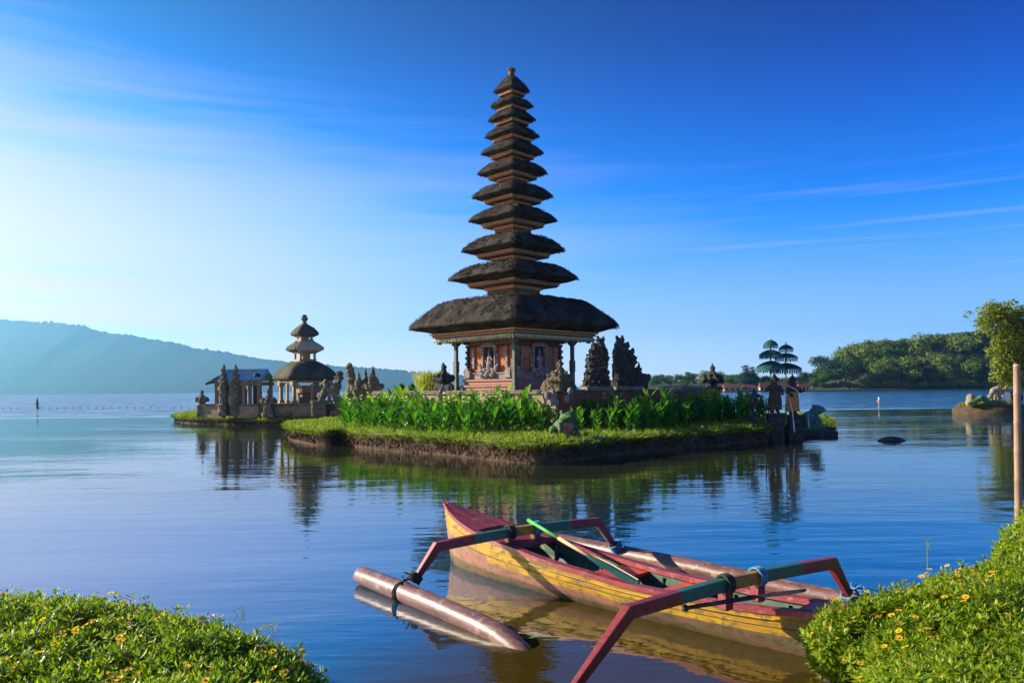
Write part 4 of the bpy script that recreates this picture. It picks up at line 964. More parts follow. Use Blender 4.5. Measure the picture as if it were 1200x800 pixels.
mb = MB(); x0_, x1_ = B(279, 470).x, B(291, 470).x; mb.bbox(((x0_+x1_)/2, PD-.6, 1.9), (x1_-x0_, .9, 1.1), 0, .05); mb.ell(((x0_+x1_)/2, PD-.7, 2.5), (.4, .4, .45)); mb.build('altar_stone', M['darkstone'], pav, remesh=.06, disp=.14, dscale=.15)
x1_, x2_ = B(304, 470).x, B(309, 470).x; mb = MB(); mb.bbox(((x1_+x2_)/2, PD-.9, 2.2), (.5, .6, 1.9), 0, .05); mb.ell(((x1_+x2_)/2, PD-1, 3.2), (.3, .3, .35)); mb.build('guardian_stone', M['darkstone'], pav, remesh=.06, disp=.14, dscale=.15)

def low_wall(pa, pb, d0, d1, label):
    a, b = PX(pa, GZ, d0), PX(pb, GZ, d1); a.z = b.z = 0
    r_, _, _ = stone_wall(a, b, label, M['wallstone'], M['mossstone'], GZ-.1, 1.25, th=.3); return r_
WD = 51.6
low_wall(240, 262, WD+.7, WD+.2, 'short low wall between the small end urn and the twin gate pillars')
low_wall(279, 304, WD, WD-.4, 'low wall between the twin gate pillars and the urn by the small pagoda')
low_wall(309, 396, WD-.6, WD-1.2, 'low dark wall along the front of the small pagoda')
low_wall(396, 440, WD-1.3, WD-3, 'low wall running from the small pagoda toward the leaf bed')
def urn_post(px, y_top, d, s, label):
    q = PX(px, GZ, d); root = thing('urn_post', (q.x, d, GZ), label, 'gatepost'); mb = MB()
    z0 = GZ-.05; top = S(px, y_top, d).z; mb.bbox((q.x, d, (z0+top-1.25*s)/2+.1), (.55, .5, top-1.25*s-z0+.2), .1, .04); mb.bbox((q.x, d, z0+.15), (.68, .62, .3), .1, .04); mb.build('post_body', M['mossstone'], root)
    mb = MB(); urn_finial(mb, (q.x, d, top-1.22*s), s, .1)
    for a in range(8): mb.ell((q.x+.40*s*math.cos(a*.785), d+.40*s*math.sin(a*.785), top-.75*s), (.11*s, .11*s, .13*s), 6, 5)
    mb.build('urn', M['mossstone'], root, remesh=.05, disp=.08, dscale=.1)
urn_post(237, 455.5, WD+.8, 1.0, 'urn topped stone post at the outer end of the shrine islet wall')
urn_post(315, 454.5, WD-1.2, 1.15, 'urn topped stone post close by the small pagoda platform')
def gate_pillar(px, label, flip):
    q = PX(px, GZ, WD+.1); d_ = WD+.1; root = thing('gate_pillar', (q.x, d_, GZ), label, 'gate'); mb = MB()
    for (y0, y1, w, dep) in ((474, 487, .50, .8), (462, 475, .38, .7), (452, 463, .46, .75), (445, 453, .38, .6), (438, 446, .28, .45), (431, 439, .16, .28)):
        za, zb_ = S(px, y1, d_).z, S(px, y0, d_).z; mb.bbox((q.x, d_, (za+zb_)/2), (w, dep, zb_-za+.04), 0, .04)
        for k_ in range(3):
            mb.ell((q.x+flip*w*.5, d_-dep*.3+dep*.3*k_, (za+zb_)/2+.1), (.12, .14, (zb_-za)*.3), 6, 5)
        mb.ell((q.x, d_-dep/2, (za+zb_)/2), (.16, .08, (zb_-za)*.3), 6, 5)
    mb.lathe([(.14, 0), (.09, .15), (.02, .4)], (q.x, d_, S(px, 432, d_).z), 8)
    mb.build('carved_stack', M['mossstone'], root, remesh=.055, disp=.14, dscale=.13)
gate_pillar(263, 'slender carved pillar of the twin gate, on the side of the outer urn', -1)
gate_pillar(276.5, 'slender carved pillar of the twin gate, on the side of the small pagoda', 1)

def twisted_statue(px, y_top, d, label, w=.34, seed=0, ybase=None, name='carved_pillar', m='mossstone', z0=GZ):
    """a carved serpent pillar: stacked leaning lumps"""
    q = PX(px, z0, d); top = S(px, y_top, d).z; root = thing(name, (q.x, d, z0), label, 'statue'); mb = MB(); rg = random.Random(seed); k = 11
    mb.bbox((q.x, d, z0+.18), (w*2.6, w*2.6, .4), .2, .05)
    for i in range(k):
        f_ = i/(k-1); z = z0+.3+(top-z0-.35)*f_; o_ = .16*math.sin(f_*7+seed); mb.ell((q.x+o_*w*2, d+.1*math.cos(f_*6), z), (w*(1.05-.5*f_), w*(1-.45*f_), (top-z0)/k*.85), 8, 6)
        for _ in range(3):
            a = rg.random()*6.28; mb.ell((q.x+o_*w*2+math.cos(a)*w*.8*(1-.4*f_), d+math.sin(a)*w*.8, z+rg.uniform(-.1, .1)), (.13, .13, .13), 6, 5)
    mb.build('carved_body', M[m], root, remesh=.05, disp=.13, dscale=.12)
    return root, top
twisted_statue(396, 437, WD-1.6, 'twisting mossy serpent pillar rising at the corner of the small pagoda', .36, 1)
q = S(386, 458, WD-1.8); root = thing('serpent_statue', (q.x, q.y, GZ), 'grey serpent statue rearing beside the twisting mossy pillar', 'statue')
mb = MB(); mb.tube([S(374, 474, WD-1.8), S(376, 466, WD-1.8), S(381, 459, WD-1.8), S(383, 452, WD-1.8), S(381, 447, WD-1.8), S(378, 450, WD-1.8)], [.35, .3, .24, .22, .24, .1], 9); mb.bbox((S(374, 476, WD-1.8).x, WD-1.8, 1.1), (.9, .9, 1.), .2, .05)
for k_ in range(6): mb.ell(S(375+k_*1.4, 470-k_*3.6, WD-2.0), (.16, .16, .16), 6, 5)
mb.build('carved_body', M['mossstone'], root, remesh=.05, disp=.10, dscale=.12)
twisted_statue(411, 428.5, 45.5, 'tall knobbly pillar standing first in the cluster at the end of the pale wall', .34, 3)
def spire_shrine(px, y_top, y_mid, d, w, label):
    q = PX(px, GZ, d); top, mid_ = S(px, y_top, d).z, S(px, y_mid, d).z; root = thing('stone_shrine', (q.x, d, GZ), label, 'shrine'); mb = MB(); h = mid_-GZ
    mb.sq([(w*.9, GZ-.05), (w*.9, GZ+h*.2), (w*.65, GZ+h*.24), (w*.6, GZ+h*.62), (w*.85, GZ+h*.68), (w*.95, GZ+h*.78), (w*.6, GZ+h*.86), (w*.5, GZ+h), (w*.28, mid_+(top-mid_)*.15), (w*.2, mid_+(top-mid_)*.4), (w*.24, mid_+(top-mid_)*.5), (w*.12, mid_+(top-mid_)*.7), (.03, top)], (q.x, d, 0), R(20))
    for a in range(8): mb.ell((q.x+w*math.cos(a*.785), d+w*math.sin(a*.785), GZ+h*.8), (.13, .13, .17), 6, 5)
    for a in range(8): mb.ell((q.x+w*.8*math.cos(a*.785+.3), d+w*.8*math.sin(a*.785+.3), GZ+h*.4), (.14, .14, .2), 6, 5)
    mb.build('carved_body', M['mossstone'], root, remesh=.05, disp=.11, dscale=.11)
spire_shrine(421, 435, 446, 45, .42, 'squat carved shrine with a round knob beside the knobbly pillar')
spire_shrine(429, 431, 444, 46.5, .40, 'slim spired shrine standing second from the end of the cluster by the pale wall')
spire_shrine(437.5, 428, 443, 45, .52, 'broad spired shrine ending the cluster beside the long pale wall')

# clump of yellow bamboo grass and two pot tops above the long pale wall
q = PX(504, 2.0, 43.5); root = thing('bamboo_grass_clump', (q.x, q.y, 2.0), 'bushy clump of upright yellow green bamboo grass behind the pale wall', 'grass clump')
rg2 = np.random.default_rng(9); k = 900; P_ = np.stack([rg2.normal(size=k)*.28, rg2.normal(size=k)*.28, np.zeros(k)], 1); P_[:, 2] = rg2.random(k)*.5
o = blades('stems', P_, .55, 1.0, .018, M['reed'], .16, 3, np.stack([P_[:, 0]*.45, P_[:, 1]*.45, np.zeros(k)], 1)); o.parent = root; del o['kind']
for px, lab in ((471, 'round dark bush showing over the middle of the pale wall'), (483, 'small dark ball shaped bush just along the pale wall toward the bamboo grass')):
    q = PX(px, 2.0, 41); rt = thing('potted_bush', (q.x, q.y, 2.0), lab, 'plant'); rg = np.random.default_rng(px); mb = MB(); mb.lathe([(.12, 0), (.16, .2), (.14, .2), (.05, .22)], q, 10); mb.build('pot', M['wallstone'], rt)
    v, fc = crown_cards([(0, 0, .34, .17, .17, .2)], 260, .07, rg); raw('leaves', v, fc, M['tree1'], rt)

# ------------------------------------------------------------------ figures, umbrellas, lantern and frogs
def frog(name, loc, s, rz, label, m, belly=None):
    """sitting frog looking up along +x, about one unit tall when s = 1"""
    root = thing(name, loc, label, 'statue', rz=rz); mb = MB(); RY = lambda a: Matrix.Rotation(R(a), 3, 'Y')
    mb.ell((-.16*s, 0, .32*s), (.50*s, .36*s, .30*s), 14, 9, RY(-34)); mb.ell((.22*s, 0, .68*s), (.33*s, .31*s, .20*s), 14, 9, RY(-16))
    mb.ell((.44*s, 0, .70*s), (.16*s, .24*s, .085*s), 12, 7, RY(-10))
    for sg in (-1, 1):
        mb.ell((.16*s, sg*.21*s, .86*s), (.09*s, .08*s, .09*s), 8, 6)
        mb.tube([(-.30*s, sg*.30*s, .24*s), (.02*s, sg*.44*s, .30*s), (-.30*s, sg*.42*s, .07*s), (.10*s, sg*.46*s, .05*s)], [.17*s, .14*s, .09*s, .07*s], 9)
        mb.tube([(.12*s, sg*.26*s, .48*s), (.26*s, sg*.34*s, .26*s), (.26*s, sg*.30*s, .05*s)], [.11*s, .085*s, .07*s], 9)
        for k_ in (-1, 0, 1):
            mb.tube([(.26*s, sg*.30*s, .05*s), (.42*s, sg*(.30+.09*k_)*s, .03*s)], [.05*s, .035*s], 6)
            mb.tube([(.10*s, sg*.46*s, .05*s), (.28*s, sg*(.48+.08*k_)*s, .03*s)], [.05*s, .035*s], 6)
    mb.build('body', m, root, local=True, remesh=.03*s, disp=.03*s, dscale=.12)
    for sg in (-1, 1):
        mb = MB(); mb.ell((.225*s, sg*.235*s, .88*s), (.035*s, .03*s, .04*s), 8, 6); mb.build('eye', M['darkgap'], root, local=True, smooth=True)
    if belly:
        mb = MB(); mb.ell((.14*s, 0, .36*s), (.22*s, .27*s, .31*s), 12, 8, RY(-14)); mb.build('belly', belly, root, local=True, smooth=True)
    return root
q = G(662, 512.5, .64); frog('frog_statue', (q.x, q.y, .66), .92, R(-62), 'green frog statue with flaking red belly sitting upright at the front of the leaf bed', M['froggreen'], M['frogbelly'])
mb = MB(); mb.ell((q.x-.05, q.y, .62), (.55, .45, .12)); mb.rough(.06, 3); tag(mb.build('boulder', M['mossstone'], smooth=True), 'low mossy stone under the green frog statue', 'rock')
q = PX(951, .5, 33.6); frog('frog_statue', (q.x, 33.6, .50), .98, R(-6), 'blue green frog statue leaning out over the water beyond the umbrellas', M['frogblue'])

def guardian(px, d, ybase, ytop, label, cloth, rz, arm):
    q = S(px, ybase, d); top = S(px, ytop, d).z; h = top-q.z; root = thing('guardian_statue', q, label, 'statue', rz=rz); mb = MB()
    def e(x, y, z, a, b, c_): mb.ell((x*h, y*h, z*h), (a*h, b*h, c_*h), 10, 7)
    e(0, 0, .62, .13, .10, .13); e(0, 0, .52, .11, .09, .1); e(0, 0, .78, .065, .07, .085); mb.tube([(0, 0, .66*h), (0, 0, .76*h)], .05*h, 8)
    mb.lathe([(.085*h, .83*h), (.09*h, .86*h), (.055*h, .89*h), (.06*h, .92*h), (.03*h, .95*h), (.005*h, 1.0*h)], (0, 0, 0), 10)
    for sg in (-1, 1): e(sg*.075, 0, .84, .03, .03, .06)
    for sg in (-1, 1):
        mb.tube([(sg*.06*h, 0, .46*h), (sg*.075*h, -.02*h, .24*h), (sg*.07*h, 0, .03*h)], [.075*h, .06*h, .045*h], 8); e(sg*.075, -.04, .02, .04, .07, .025)
        ex = .24 if sg == arm else .2
        hand = (sg*.22*h, -.14*h, .60*h) if sg == arm else (sg*.14*h, -.12*h, .48*h)
        mb.tube([(sg*.12*h, 0, .68*h), (sg*ex*h, -.02*h, .56*h), hand], [.05*h, .042*h, .035*h], 8); mb.ell(hand, (.04*h, .04*h, .045*h), 8, 6)
    e(0, -.065, .775, .022, .03, .02)
    mb.build('body', M['darkstone'], root, local=True, remesh=.03, disp=.035, dscale=.08)
    mb = MB(); rr = []
    for z, a in ((.56, .12), (.50, .135), (.40, .15), (.28, .165), (.14, .175), (.09, .18)):
        rr.append([(a*h*(1+.10*math.sin(5*t_+z*9))*math.cos(t_), a*h*.85*(1+.10*math.sin(5*t_+z*9))*math.sin(t_), z*h) for t_ in [2*math.pi*j/20 for j in range(20)]])
    mb.loft(rr, cap=False); mb.build('wrap_cloth', cloth, root, local=True, smooth=True)
    mb = MB(); mb.tube([(-.14*h, -.02*h, .70*h), (0, -.115*h, .62*h), (.12*h, -.06*h, .54*h)], [.03*h, .03*h, .03*h], 6, flat=.5); mb.build('sash', M['white'] if arm > 0 else cloth, root, local=True)
    return root, q
def plinth(px, d, y0, w, label):
    top = S(px, y0, d); root = thing('stone_pedestal', (top.x, d, -.3), label, 'pedestal'); mb = MB(); z = top.z
    mb.bbox((top.x, d, z-.05), (w*1.15, w*1.15, .10), .1, .03); mb.bbox((top.x, d, z-.18), (w*.9, w*.9, .17), .1, .03); mb.bbox((top.x, d, z-.35), (w*1.1, w*1.1, .18), .1, .03)
    mb.bbox((top.x, d, (z-.44-.3)/2), (w*.95, w*.95, z-.44+.3), .1, .03)
    for a in range(4): mb.ell((top.x+w*.5*math.cos(a*1.57+.8), d+w*.5*math.sin(a*1.57+.8), z-.16), (.1, .1, .13), 6, 5)
    mb.build('carved_block', M['darkstone'], root, remesh=.04, disp=.07, dscale=.1)
ED = 32.2
guardian(908, ED, 484, 437, 'dark guardian statue in checked cloth under the nearer tiered umbrella', M['motley'], R(10), -1); plinth(908, ED, 484, .62, 'black stone pedestal rising from the water under the checked cloth guardian')
guardian(929, ED+.9, 486, 438, 'guardian statue wrapped in orange yellow cloth under the second umbrella', M['gilt'], R(25), 1); plinth(929, ED+.9, 486, .66, 'black stone pedestal under the guardian in orange yellow cloth')
def umbrella(px, ytop, ybase, d, cans, label, pole_m, m):
    b = S(px, ybase, d); t_ = S(px, ytop, d); ks = d/F; root = thing('tiered_umbrella', b, label, 'umbrella'); x, y = t_.x, d
    mb = MB(); mb.tube([b, Vector((x, y, t_.z-.1))], .022, 6); mb.build('pole', M[pole_m], root)
    mb = MB(); mb.lathe([(.03, t_.z-.14), (.05, t_.z-.10), (.025, t_.z-.06), (.035, t_.z-.04), (.004, t_.z+.03)], (x, y, 0), 8); mb.build('finial', M['yellowpole'], root)
    for yy, hw, dome, fr in cans:
        z = S(px, yy, d).z; r_ = hw*ks; dh = dome*ks; mb = MB(); rr = []
        for f_, zz in ((.06, 1.), (.3, .90), (.55, .70), (.78, .40), (.93, .12), (1., 0), (.99, -.04)):
            rr.append([(x+r_*f_*math.cos(a)*(1-.03*math.cos(12*a)*f_), y+r_*f_*math.sin(a)*(1-.03*math.cos(12*a)*f_), z+dh*zz) for a in [2*math.pi*j/48 for j in range(48)]])
        mb.loft(rr, cap=False); cn = mb.build('canopy', m, root, smooth=True)
        mb = MB(); k = 40
        for j in range(k):
            a0, a1 = 2*math.pi*j/k, 2*math.pi*(j+.72)/k; dp = fr*ks*(.7+.3*(j % 3)/2)
            p_ = [Vector((x+r_*.985*math.cos(a), y+r_*.985*math.sin(a), z)) for a in (a0, a1)]; dn = Vector((0, 0, -dp))
            mb.add([p_[0], p_[1], p_[1]+dn*.8, (p_[0]+p_[1])/2+dn, p_[0]+dn*.8], [(0, 1, 2, 3, 4)])
        mb.build('fringe', M['fringe'], cn)
        mb = MB()
        for j in range(12):
            a = 2*math.pi*j/12; mb.tube([(x, y, z-.02), (x+r_*.97*math.cos(a), y+r_*.97*math.sin(a), z+.0)], .008, 4)
        mb.build('ribs', M['yellowpole'], cn)
umbrella(903, 396.5, 492, ED+.25, [(404, 8.5, 6, 5), (415.5, 13.2, 6, 6), (430.5, 16.6, 8, 7)], 'dark teal three tiered umbrella standing behind the checked cloth guardian', 'darkgap' if False else 'greenpost', M['teal'])
umbrella(921, 400.5, 492, ED+1.2, [(408.5, 8.4, 5, 5), (418.5, 13.2, 5, 6), (432, 17.5, 7, 7)], 'teal three tiered umbrella on a yellow pole behind the orange cloth guardian', 'yellowpole', M['teal'])
# stone lantern on a curling serpent foot
q = S(884, 492.5, 31.6); lan = thing('stone_lantern', q, 'small stone lantern on a curling serpent foot at the end of the grass', 'lantern'); ld = 31.6
mb = MB(); mb.bbox((q.x, ld, q.z+.04), (.42, .42, .16), .3, .03); mb.build('base', M['darkstone'], lan)
mb = MB(); mb.tube([S(883, 491, ld), S(880, 486, ld), S(879.5, 481, ld), S(882, 477, ld), S(886, 474, ld), S(887, 478, ld)], [.13, .12, .10, .09, .085, .05], 9); mb.build('serpent_foot', M['darkstone'], lan, remesh=.025, disp=.03, dscale=.07)
z0 = S(884, 474, ld).z; mb = MB(); x = S(884, 470, ld).x
mb.sq([(.09, z0-.05), (.09, z0), (.19, z0+.05), (.19, z0+.09), (.11, z0+.1)], (x, ld, 0), R(20))
for a in range(4): mb.box((x+.12*math.cos(R(65)+a*1.5708), ld+.12*math.sin(R(65)+a*1.5708), z0+.19), (.05, .05, .2), R(20))
mb.sq([(.10, z0+.28), (.28, z0+.29), (.24, z0+.34), (.13, z0+.42), (.07, z0+.46), (.05, z0+.5), (.07, z0+.55), (.02, z0+.66)], (x, ld, 0), R(20)); mb.build('lantern_head', M['darkstone'], lan)
# railing, ledge and spouts
q = S(897, 498, ED-.3); rl = thing('railing', q, 'thin dark railing between the lantern and the guardian statues', 'railing')
for px, y0, y1 in ((897.5, 471, 499), (921, 474, 498)):
    mb = MB(); mb.tube([S(px, y1, ED-.3), S(px, y0, ED-.3)], .03, 6); mb.ell(S(px, y0, ED-.3), (.04, .04, .05), 6, 5); mb.build('post', M['greenpost'], rl)
mb = MB()
for yy in (476, 484): mb.tube([S(897.5, yy, ED-.3), S(921, yy, ED-.3)], .018, 6)
mb.build('rail', M['greenpost'], rl)
mb = MB(); a, b = PX(921, .1, 35.4), PX(976, .1, 35.4)
mb.bbox(((a.x+b.x)/2, 35.4, .10), (b.x-a.x, 1.3, .26), R(3), .06); mb.rough(.04, 2.); tag(mb.build('stone_ledge', M['darkstone'], smooth=False), 'dark wet stone ledge at the water below the spouting statues', 'ledge')
wj = bpy.data.materials.new('spouting_water'); wj.use_nodes = True; t = NT(wj.node_tree); p = t.new('ShaderNodeBsdfPrincipled'); p.inputs['Base Color'].default_value = (.75, .85, .95, 1); p.inputs['Roughness'].default_value = .25; tr = t.new('ShaderNodeBsdfTransparent'); mx = t.new('ShaderNodeMixShader'); mx.inputs[0].default_value = .5; t.l.new(tr.outputs[0], mx.inputs[1]); t.l.new(p.outputs[0], mx.inputs[2]); o = t.new('ShaderNodeOutputMaterial'); t.l.new(mx.outputs[0], o.inputs[0])
mb = MB(); mb.tube([S(922.5, 463, ED+.3), S(925, 467, ED+.1), S(927.5, 476, ED-.2), S(929.5, 489, ED-.5), S(931, 506, ED-.8)], [.010, .011, .013, .018, .030], 7); tag(mb.build('water_jet', wj, smooth=True), 'thin bright jet of water falling in front of the orange cloth guardian', 'water jet')
mb = MB(); mb.tube([S(944, 472, 33), S(945.5, 475, 32.8), S(947, 486, 32.4), S(948, 501, 32)], [.006, .008, .010, .016], 7); tag(mb.build('water_jet', wj, smooth=True), 'fainter jet of water falling beside the blue green frog', 'water jet')

# ------------------------------------------------------------------ rock islet with statues at the edge of the picture
RD = 57.5
mb = MB(); cx_ = colx(1176, RD); rr = []
for z, k_ in ((-.4, 1.03), (.0, 1.03), (.25, 1.0), (.48, .95), (.66, .86), (.74, .6), (.76, .2)):
    rr.append([(cx_+2.55*k_*math.cos(a)*(1+.10*nz((math.cos(a)*2, math.sin(a)*2, z), 1.5)), RD+1.6+1.9*k_*math.sin(a), z+.06*nz((math.cos(a)*3, math.sin(a)*3, 1), 1.4)) for a in [2*math.pi*j/60 for j in range(60)]])
mb.loft(rr); mb.rough(.07, 1.8); mb.mi = [1 if i >= 4*60 and i < 6*60 or i == len(mb.f)-1 else 0 for i in range(len(mb.f))]
tag(mb.build('statue_islet', [M['isletedge'], M['turf']], smooth=True), kind='structure')
pts = [(cx_+2.3*math.sqrt(rnd.random())*math.cos(a), RD+1.6+1.6*math.sqrt(rnd.random())*math.sin(a), .66) for a in [rnd.random()*6.28 for _ in range(2600)]]
blades('grass', pts, .10, .28, .03, M['grass'], .5, 31)
sd_ = RD+.6
def lump(name, parts, label, cat, m, vx=.045, disp=.05):
    q = parts[0][0]; root = thing(name, (q[0], q[1], .70), label, cat); mb = MB()
    for p_ in parts:
        if len(p_) == 2: mb.ell(p_[0], p_[1], 10, 7)
        else: mb.tube(p_[0:-1] if False else p_[1], p_[2], 9)
    mb.build('body', M[m], root, remesh=vx, disp=disp, dscale=.12); return root
a = S(1137.5, 466, sd_); lump('round_stone_statue', [((a.x, sd_, a.z-.05), (.30, .30, .38)), ((a.x, sd_, a.z-.35), (.38, .36, .3)), ((a.x+.2, sd_-.1, a.z-.2), (.2, .2, .24))], 'pale rounded stone statue at the tip of the statue islet', 'statue', 'wallstone')
root = thing('serpent_sculpture', S(1155, 472, sd_), 'bright green serpent sculpture winding low along the statue islet', 'statue'); mb = MB()
mb.tube([S(px, py, sd_-.3) for px, py in ((1134, 473), (1141, 471), (1147, 467.5), (1151, 466), (1155, 469.5), (1160, 472), (1166, 470.5), (1171, 472.5), (1177, 471), (1182, 474))], [.10, .19, .22, .2, .19, .2, .18, .17, .13, .07], 10); mb.ell(S(1150, 465, sd_-.4), (.24, .2, .18)); mb.build('body', M['froggreen'], root, remesh=.04, disp=.04, dscale=.1)
q = lambda px, py, dd=0: S(px, py, sd_+dd)
root = thing('lion_statue', q(1167, 468), 'pale crouching beast statue with arched back on the statue islet', 'statue'); mb = MB()
mb.tube([q(1161, 463), q(1163.5, 457.5), q(1168, 455.5), q(1172, 459), q(1173, 463)], [.12, .22, .26, .2, .12], 9); mb.ell(q(1160.5, 464, -.1), (.2, .18, .18)); mb.tube([q(1163, 461), q(1162, 470)], [.12, .1], 7); mb.tube([q(1171, 461), q(1171, 470)], [.14, .1], 7); mb.tube([q(1166, 462, .2), q(1166, 470, .2)], [.12, .1], 7)
mb.build('body', M['wallstone'], root, remesh=.04, disp=.05, dscale=.1)
root = thing('white_lantern', q(1179, 470), 'white stone house shaped lantern on the statue islet', 'lantern'); a = q(1179, 470); mb = MB()
mb.bbox((a.x, sd_, a.z+.18), (.34, .34, .36), 0, .03); mb.bbox((a.x, sd_, a.z+.52), (.40, .40, .34), .2, .03); mb.build('lantern_body', M['white'], root)
mb = MB(); mb.sq([(.34, a.z+.70), (.30, a.z+.76), (.16, a.z+.92), (.07, a.z+1.0), (.02, a.z+1.12)], (a.x, sd_, 0), .2); mb.build('roof', M['wallstone'], root)
for px, py, s_, lab in ((1152, 474, .3, 'mossy boulder under the green serpent sculpture'), (1190, 466, .5, 'dark boulder standing behind the bamboo pole on the statue islet'), (1187, 457, .34, 'dark upright stone above the boulder behind the bamboo pole')):
    a = q(px, py, .3); mb = MB(); mb.ell((a.x, a.y, a.z), (s_, s_*.9, s_*.9), 12, 8); 
    if py == 457: mb.bbox((a.x, a.y, (a.z+.85)/2), (.3, .3, a.z-.85), .3, .04)
    mb.rough(.09, 3, px); tag(mb.build('boulder', M['darkstone' if py != 474 else 'mossstone'], smooth=True), lab, 'rock')
# ------------------------------------------------------------------ village, buoys and floating things
def house(px0, px1, d, ybase, h, label, two=False):
    a, b = colx(px0, d), colx(px1, d); w = b-a; z0 = .4; root = thing('lakeside_house', ((a+b)/2, d, z0), label, 'house'); dep = w*.55; hh = h*.5
    mb = MB(); mb.box(((a+b)/2, d, z0+hh/2), (w*.88, dep*.8, hh)); mb.build('wall', M['house'], root)
    mb = MB(); k = max(3, int(w/2.6))
    mb.add([(a, d-dep*.55, z0+hh-.2), (b, d-dep*.55, z0+hh-.2), (b, d+dep*.55, z0+hh-.2), (a, d+dep*.55, z0+hh-.2), (a+w*.12, d, z0+h), (b-w*.12, d, z0+h)], [(0, 1, 5, 4), (1, 2, 5), (2, 3, 4, 5), (3, 0, 4), (3, 2, 1, 0)]); mb.build('roof', M['tileroof'], root)
    for i in range(k):
        x = a+w*.08+w*.84*(i+.5)/k; mb = MB(); mb.box((x, d-dep*.4-.02, z0+hh*.5), (w*.84/k*.5, .08, hh*.62)); mb.build('window', M['darkgap'], root)
house(826, 846, 362, 457, 2.9, 'low long red roofed house nearest the urn corner of the brick panel wall')
house(846, 868, 359, 457, 3.3, 'long red roofed lakeside house behind the stone lantern')
house(869, 886, 360, 457, 3.0, 'small red roofed house between the long house and the checked cloth guardian')
house(906, 924, 359, 457, 3.9, 'tall red roofed house showing between the two umbrella poles')
house(934, 948, 362, 457, 3.4, 'red roofed house nearest the wooded slope')
house(889, 904, 370, 457, 3.8, 'red roofed house set back behind the checked cloth guardian')
bq = None
for i in range(27):
    px = 3+i*9.1; g = G(px, 478.4-.025*i, 0.)
    if bq is None:
        mb = MB(); mb.lathe([(.02, -.12), (.09, -.08), (.12, 0), (.09, .08), (.02, .12)], (0, 0, 0), 10); bq = mb.build('float', M['buoy'], smooth=True); o = bq
        tag(o, 'small dark float of the line strung across the pale water', 'buoy', 'floats of the line across the water')
    else: o = bq.copy(); C.objects.link(o)
    o.location = (g.x, g.y, .03)
g = G(43.5, 478, 0); root = thing('marker_buoy', g, 'dark cone shaped marker buoy standing up by the line of floats', 'buoy'); mb = MB(); mb.lathe([(.25, -.2), (.36, 0), (.3, .12), (.12, .2)], g, 12); mb.build('float', M['buoy'], root, smooth=True); mb = MB(); mb.lathe([(.10, .15), (.22, .5), (.20, 1.0), (.08, 1.5), (.02, 1.7)], g, 10); mb.build('topmark', M['buoy'], root, smooth=True)
g = G(1030, 470.5, 0); root = thing('marker_buoy', g, 'small white and orange marker buoy on the open water before the wood', 'buoy'); mb = MB(); mb.lathe([(.1, -.2), (.2, 0), (.18, .15), (.1, .2)], g, 12); mb.build('float', mat('orange_float', (.7, .18, .05)), root, smooth=True); mb = MB(); mb.lathe([(.10, .2), (.11, .55), (.03, .65)], g, 10); mb.build('topmark', M['white'], root, smooth=True)
a, b = G(1029, 516.5, 0), G(1061, 516, 0); mb = MB(); mb.tube([a, a*.75+b*.25+Vector((0, 0, .05)), (a+b)/2+Vector((0, 0, .06)), a*.25+b*.75+Vector((0, 0, .05)), b], [.06, .15, .17, .15, .05], 10, flat=.75); mb.rough(.02, 5); tag(mb.build('floating_log', M['rock'], smooth=True), 'black log floating on the open water', 'log')

# ------------------------------------------------------------------ outrigger boat
B0, S0 = Vector((-.893, 10.226)), Vector((2.95, 6.01)); TK = [0, .08, .2, .4, .6, .8, 1.]
ZK = [.73, .607, .486, .375, .305, .325, .42]; WK = [.012, .219, .357, .40, .365, .295, .13]
bd = (S0-B0).normalized(); bn = Vector((bd.y, -bd.x)); bn = bn if bn.y < 0 else -bn
BL = (S0-B0).length
def sm(t, K_):
    # smooth interpolation through the stations
    return float(np.mean([np.interp(min(1, max(0, t+o_)), TK, K_) for o_ in (-.05, -.03, -.015, 0, .015, .03, .05)])) if .05 < t < .95 else float(np.interp(t, TK, K_))
def bp(t, s_, z): c_ = B0+(S0-B0)*t+bn*s_; return Vector((c_.x, c_.y, z))
boat = thing('outrigger_boat', bp(.5, 0, 0), 'red and yellow wooden outrigger boat moored at the near bank', 'boat')
def paint(name, c1, c2, c3, rough=.55, lo=.45, hi=.6, scale=3.5, s3=.5):
    m = bpy.data.materials.new(name); m.use_nodes = True; t = NT(m.node_tree); p = t.new('ShaderNodeBsdfPrincipled'); o = t.new('ShaderNodeOutputMaterial'); t.l.new(p.outputs[0], o.inputs[0])
    co = t.mapv(t.new('ShaderNodeTexCoord').outputs['Object'], (1, 1, 1.6), rot=(0, 0, math.atan2(bd.y, bd.x)))
    co2 = t.mapv(t.new('ShaderNodeTexCoord').outputs['Object'], rot=(0, 0, -math.atan2(bd.y, bd.x)))
    st_ = t.mapv(co2, (.6, 6, 4)); a = t.noise(st_, scale, 7, .65); b_ = t.noise(co, scale*2.3, 6, .7)
    col = t.mix(t.rng(a, lo, hi), c1, c2); col = t.mix(t.m('MULTIPLY', t.rng(b_, s3, s3+.07), .9), col, c3)
    sc_ = t.noise(t.mapv(co2, (1.2, 30, 22)), 5., 4, .6); col = t.mix(t.m('MULTIPLY', t.rng(sc_, .60, .66), .7), col, c3)
    gr = t.noise(t.mapv(co2, (1., 2.2, 3.)), 6., 6, .7); col = t.mix(t.m('MULTIPLY', t.rng(gr, .52, .75), .55), col, tuple(q*.25 for q in c2))
    t.put(p.inputs['Base Color'], col); p.inputs['Roughness'].default_value = rough
    t.l.new(t.bump(t.m('ADD', t.m('MULTIPLY', a, .6), b_), .35, .012), p.inputs['Normal'])
    return m
M['yel'] = paint('worn_yellow_paint', (.44, .26, .002), (.31, .165, .004), (.15, .105, .03), .6, s3=.51)
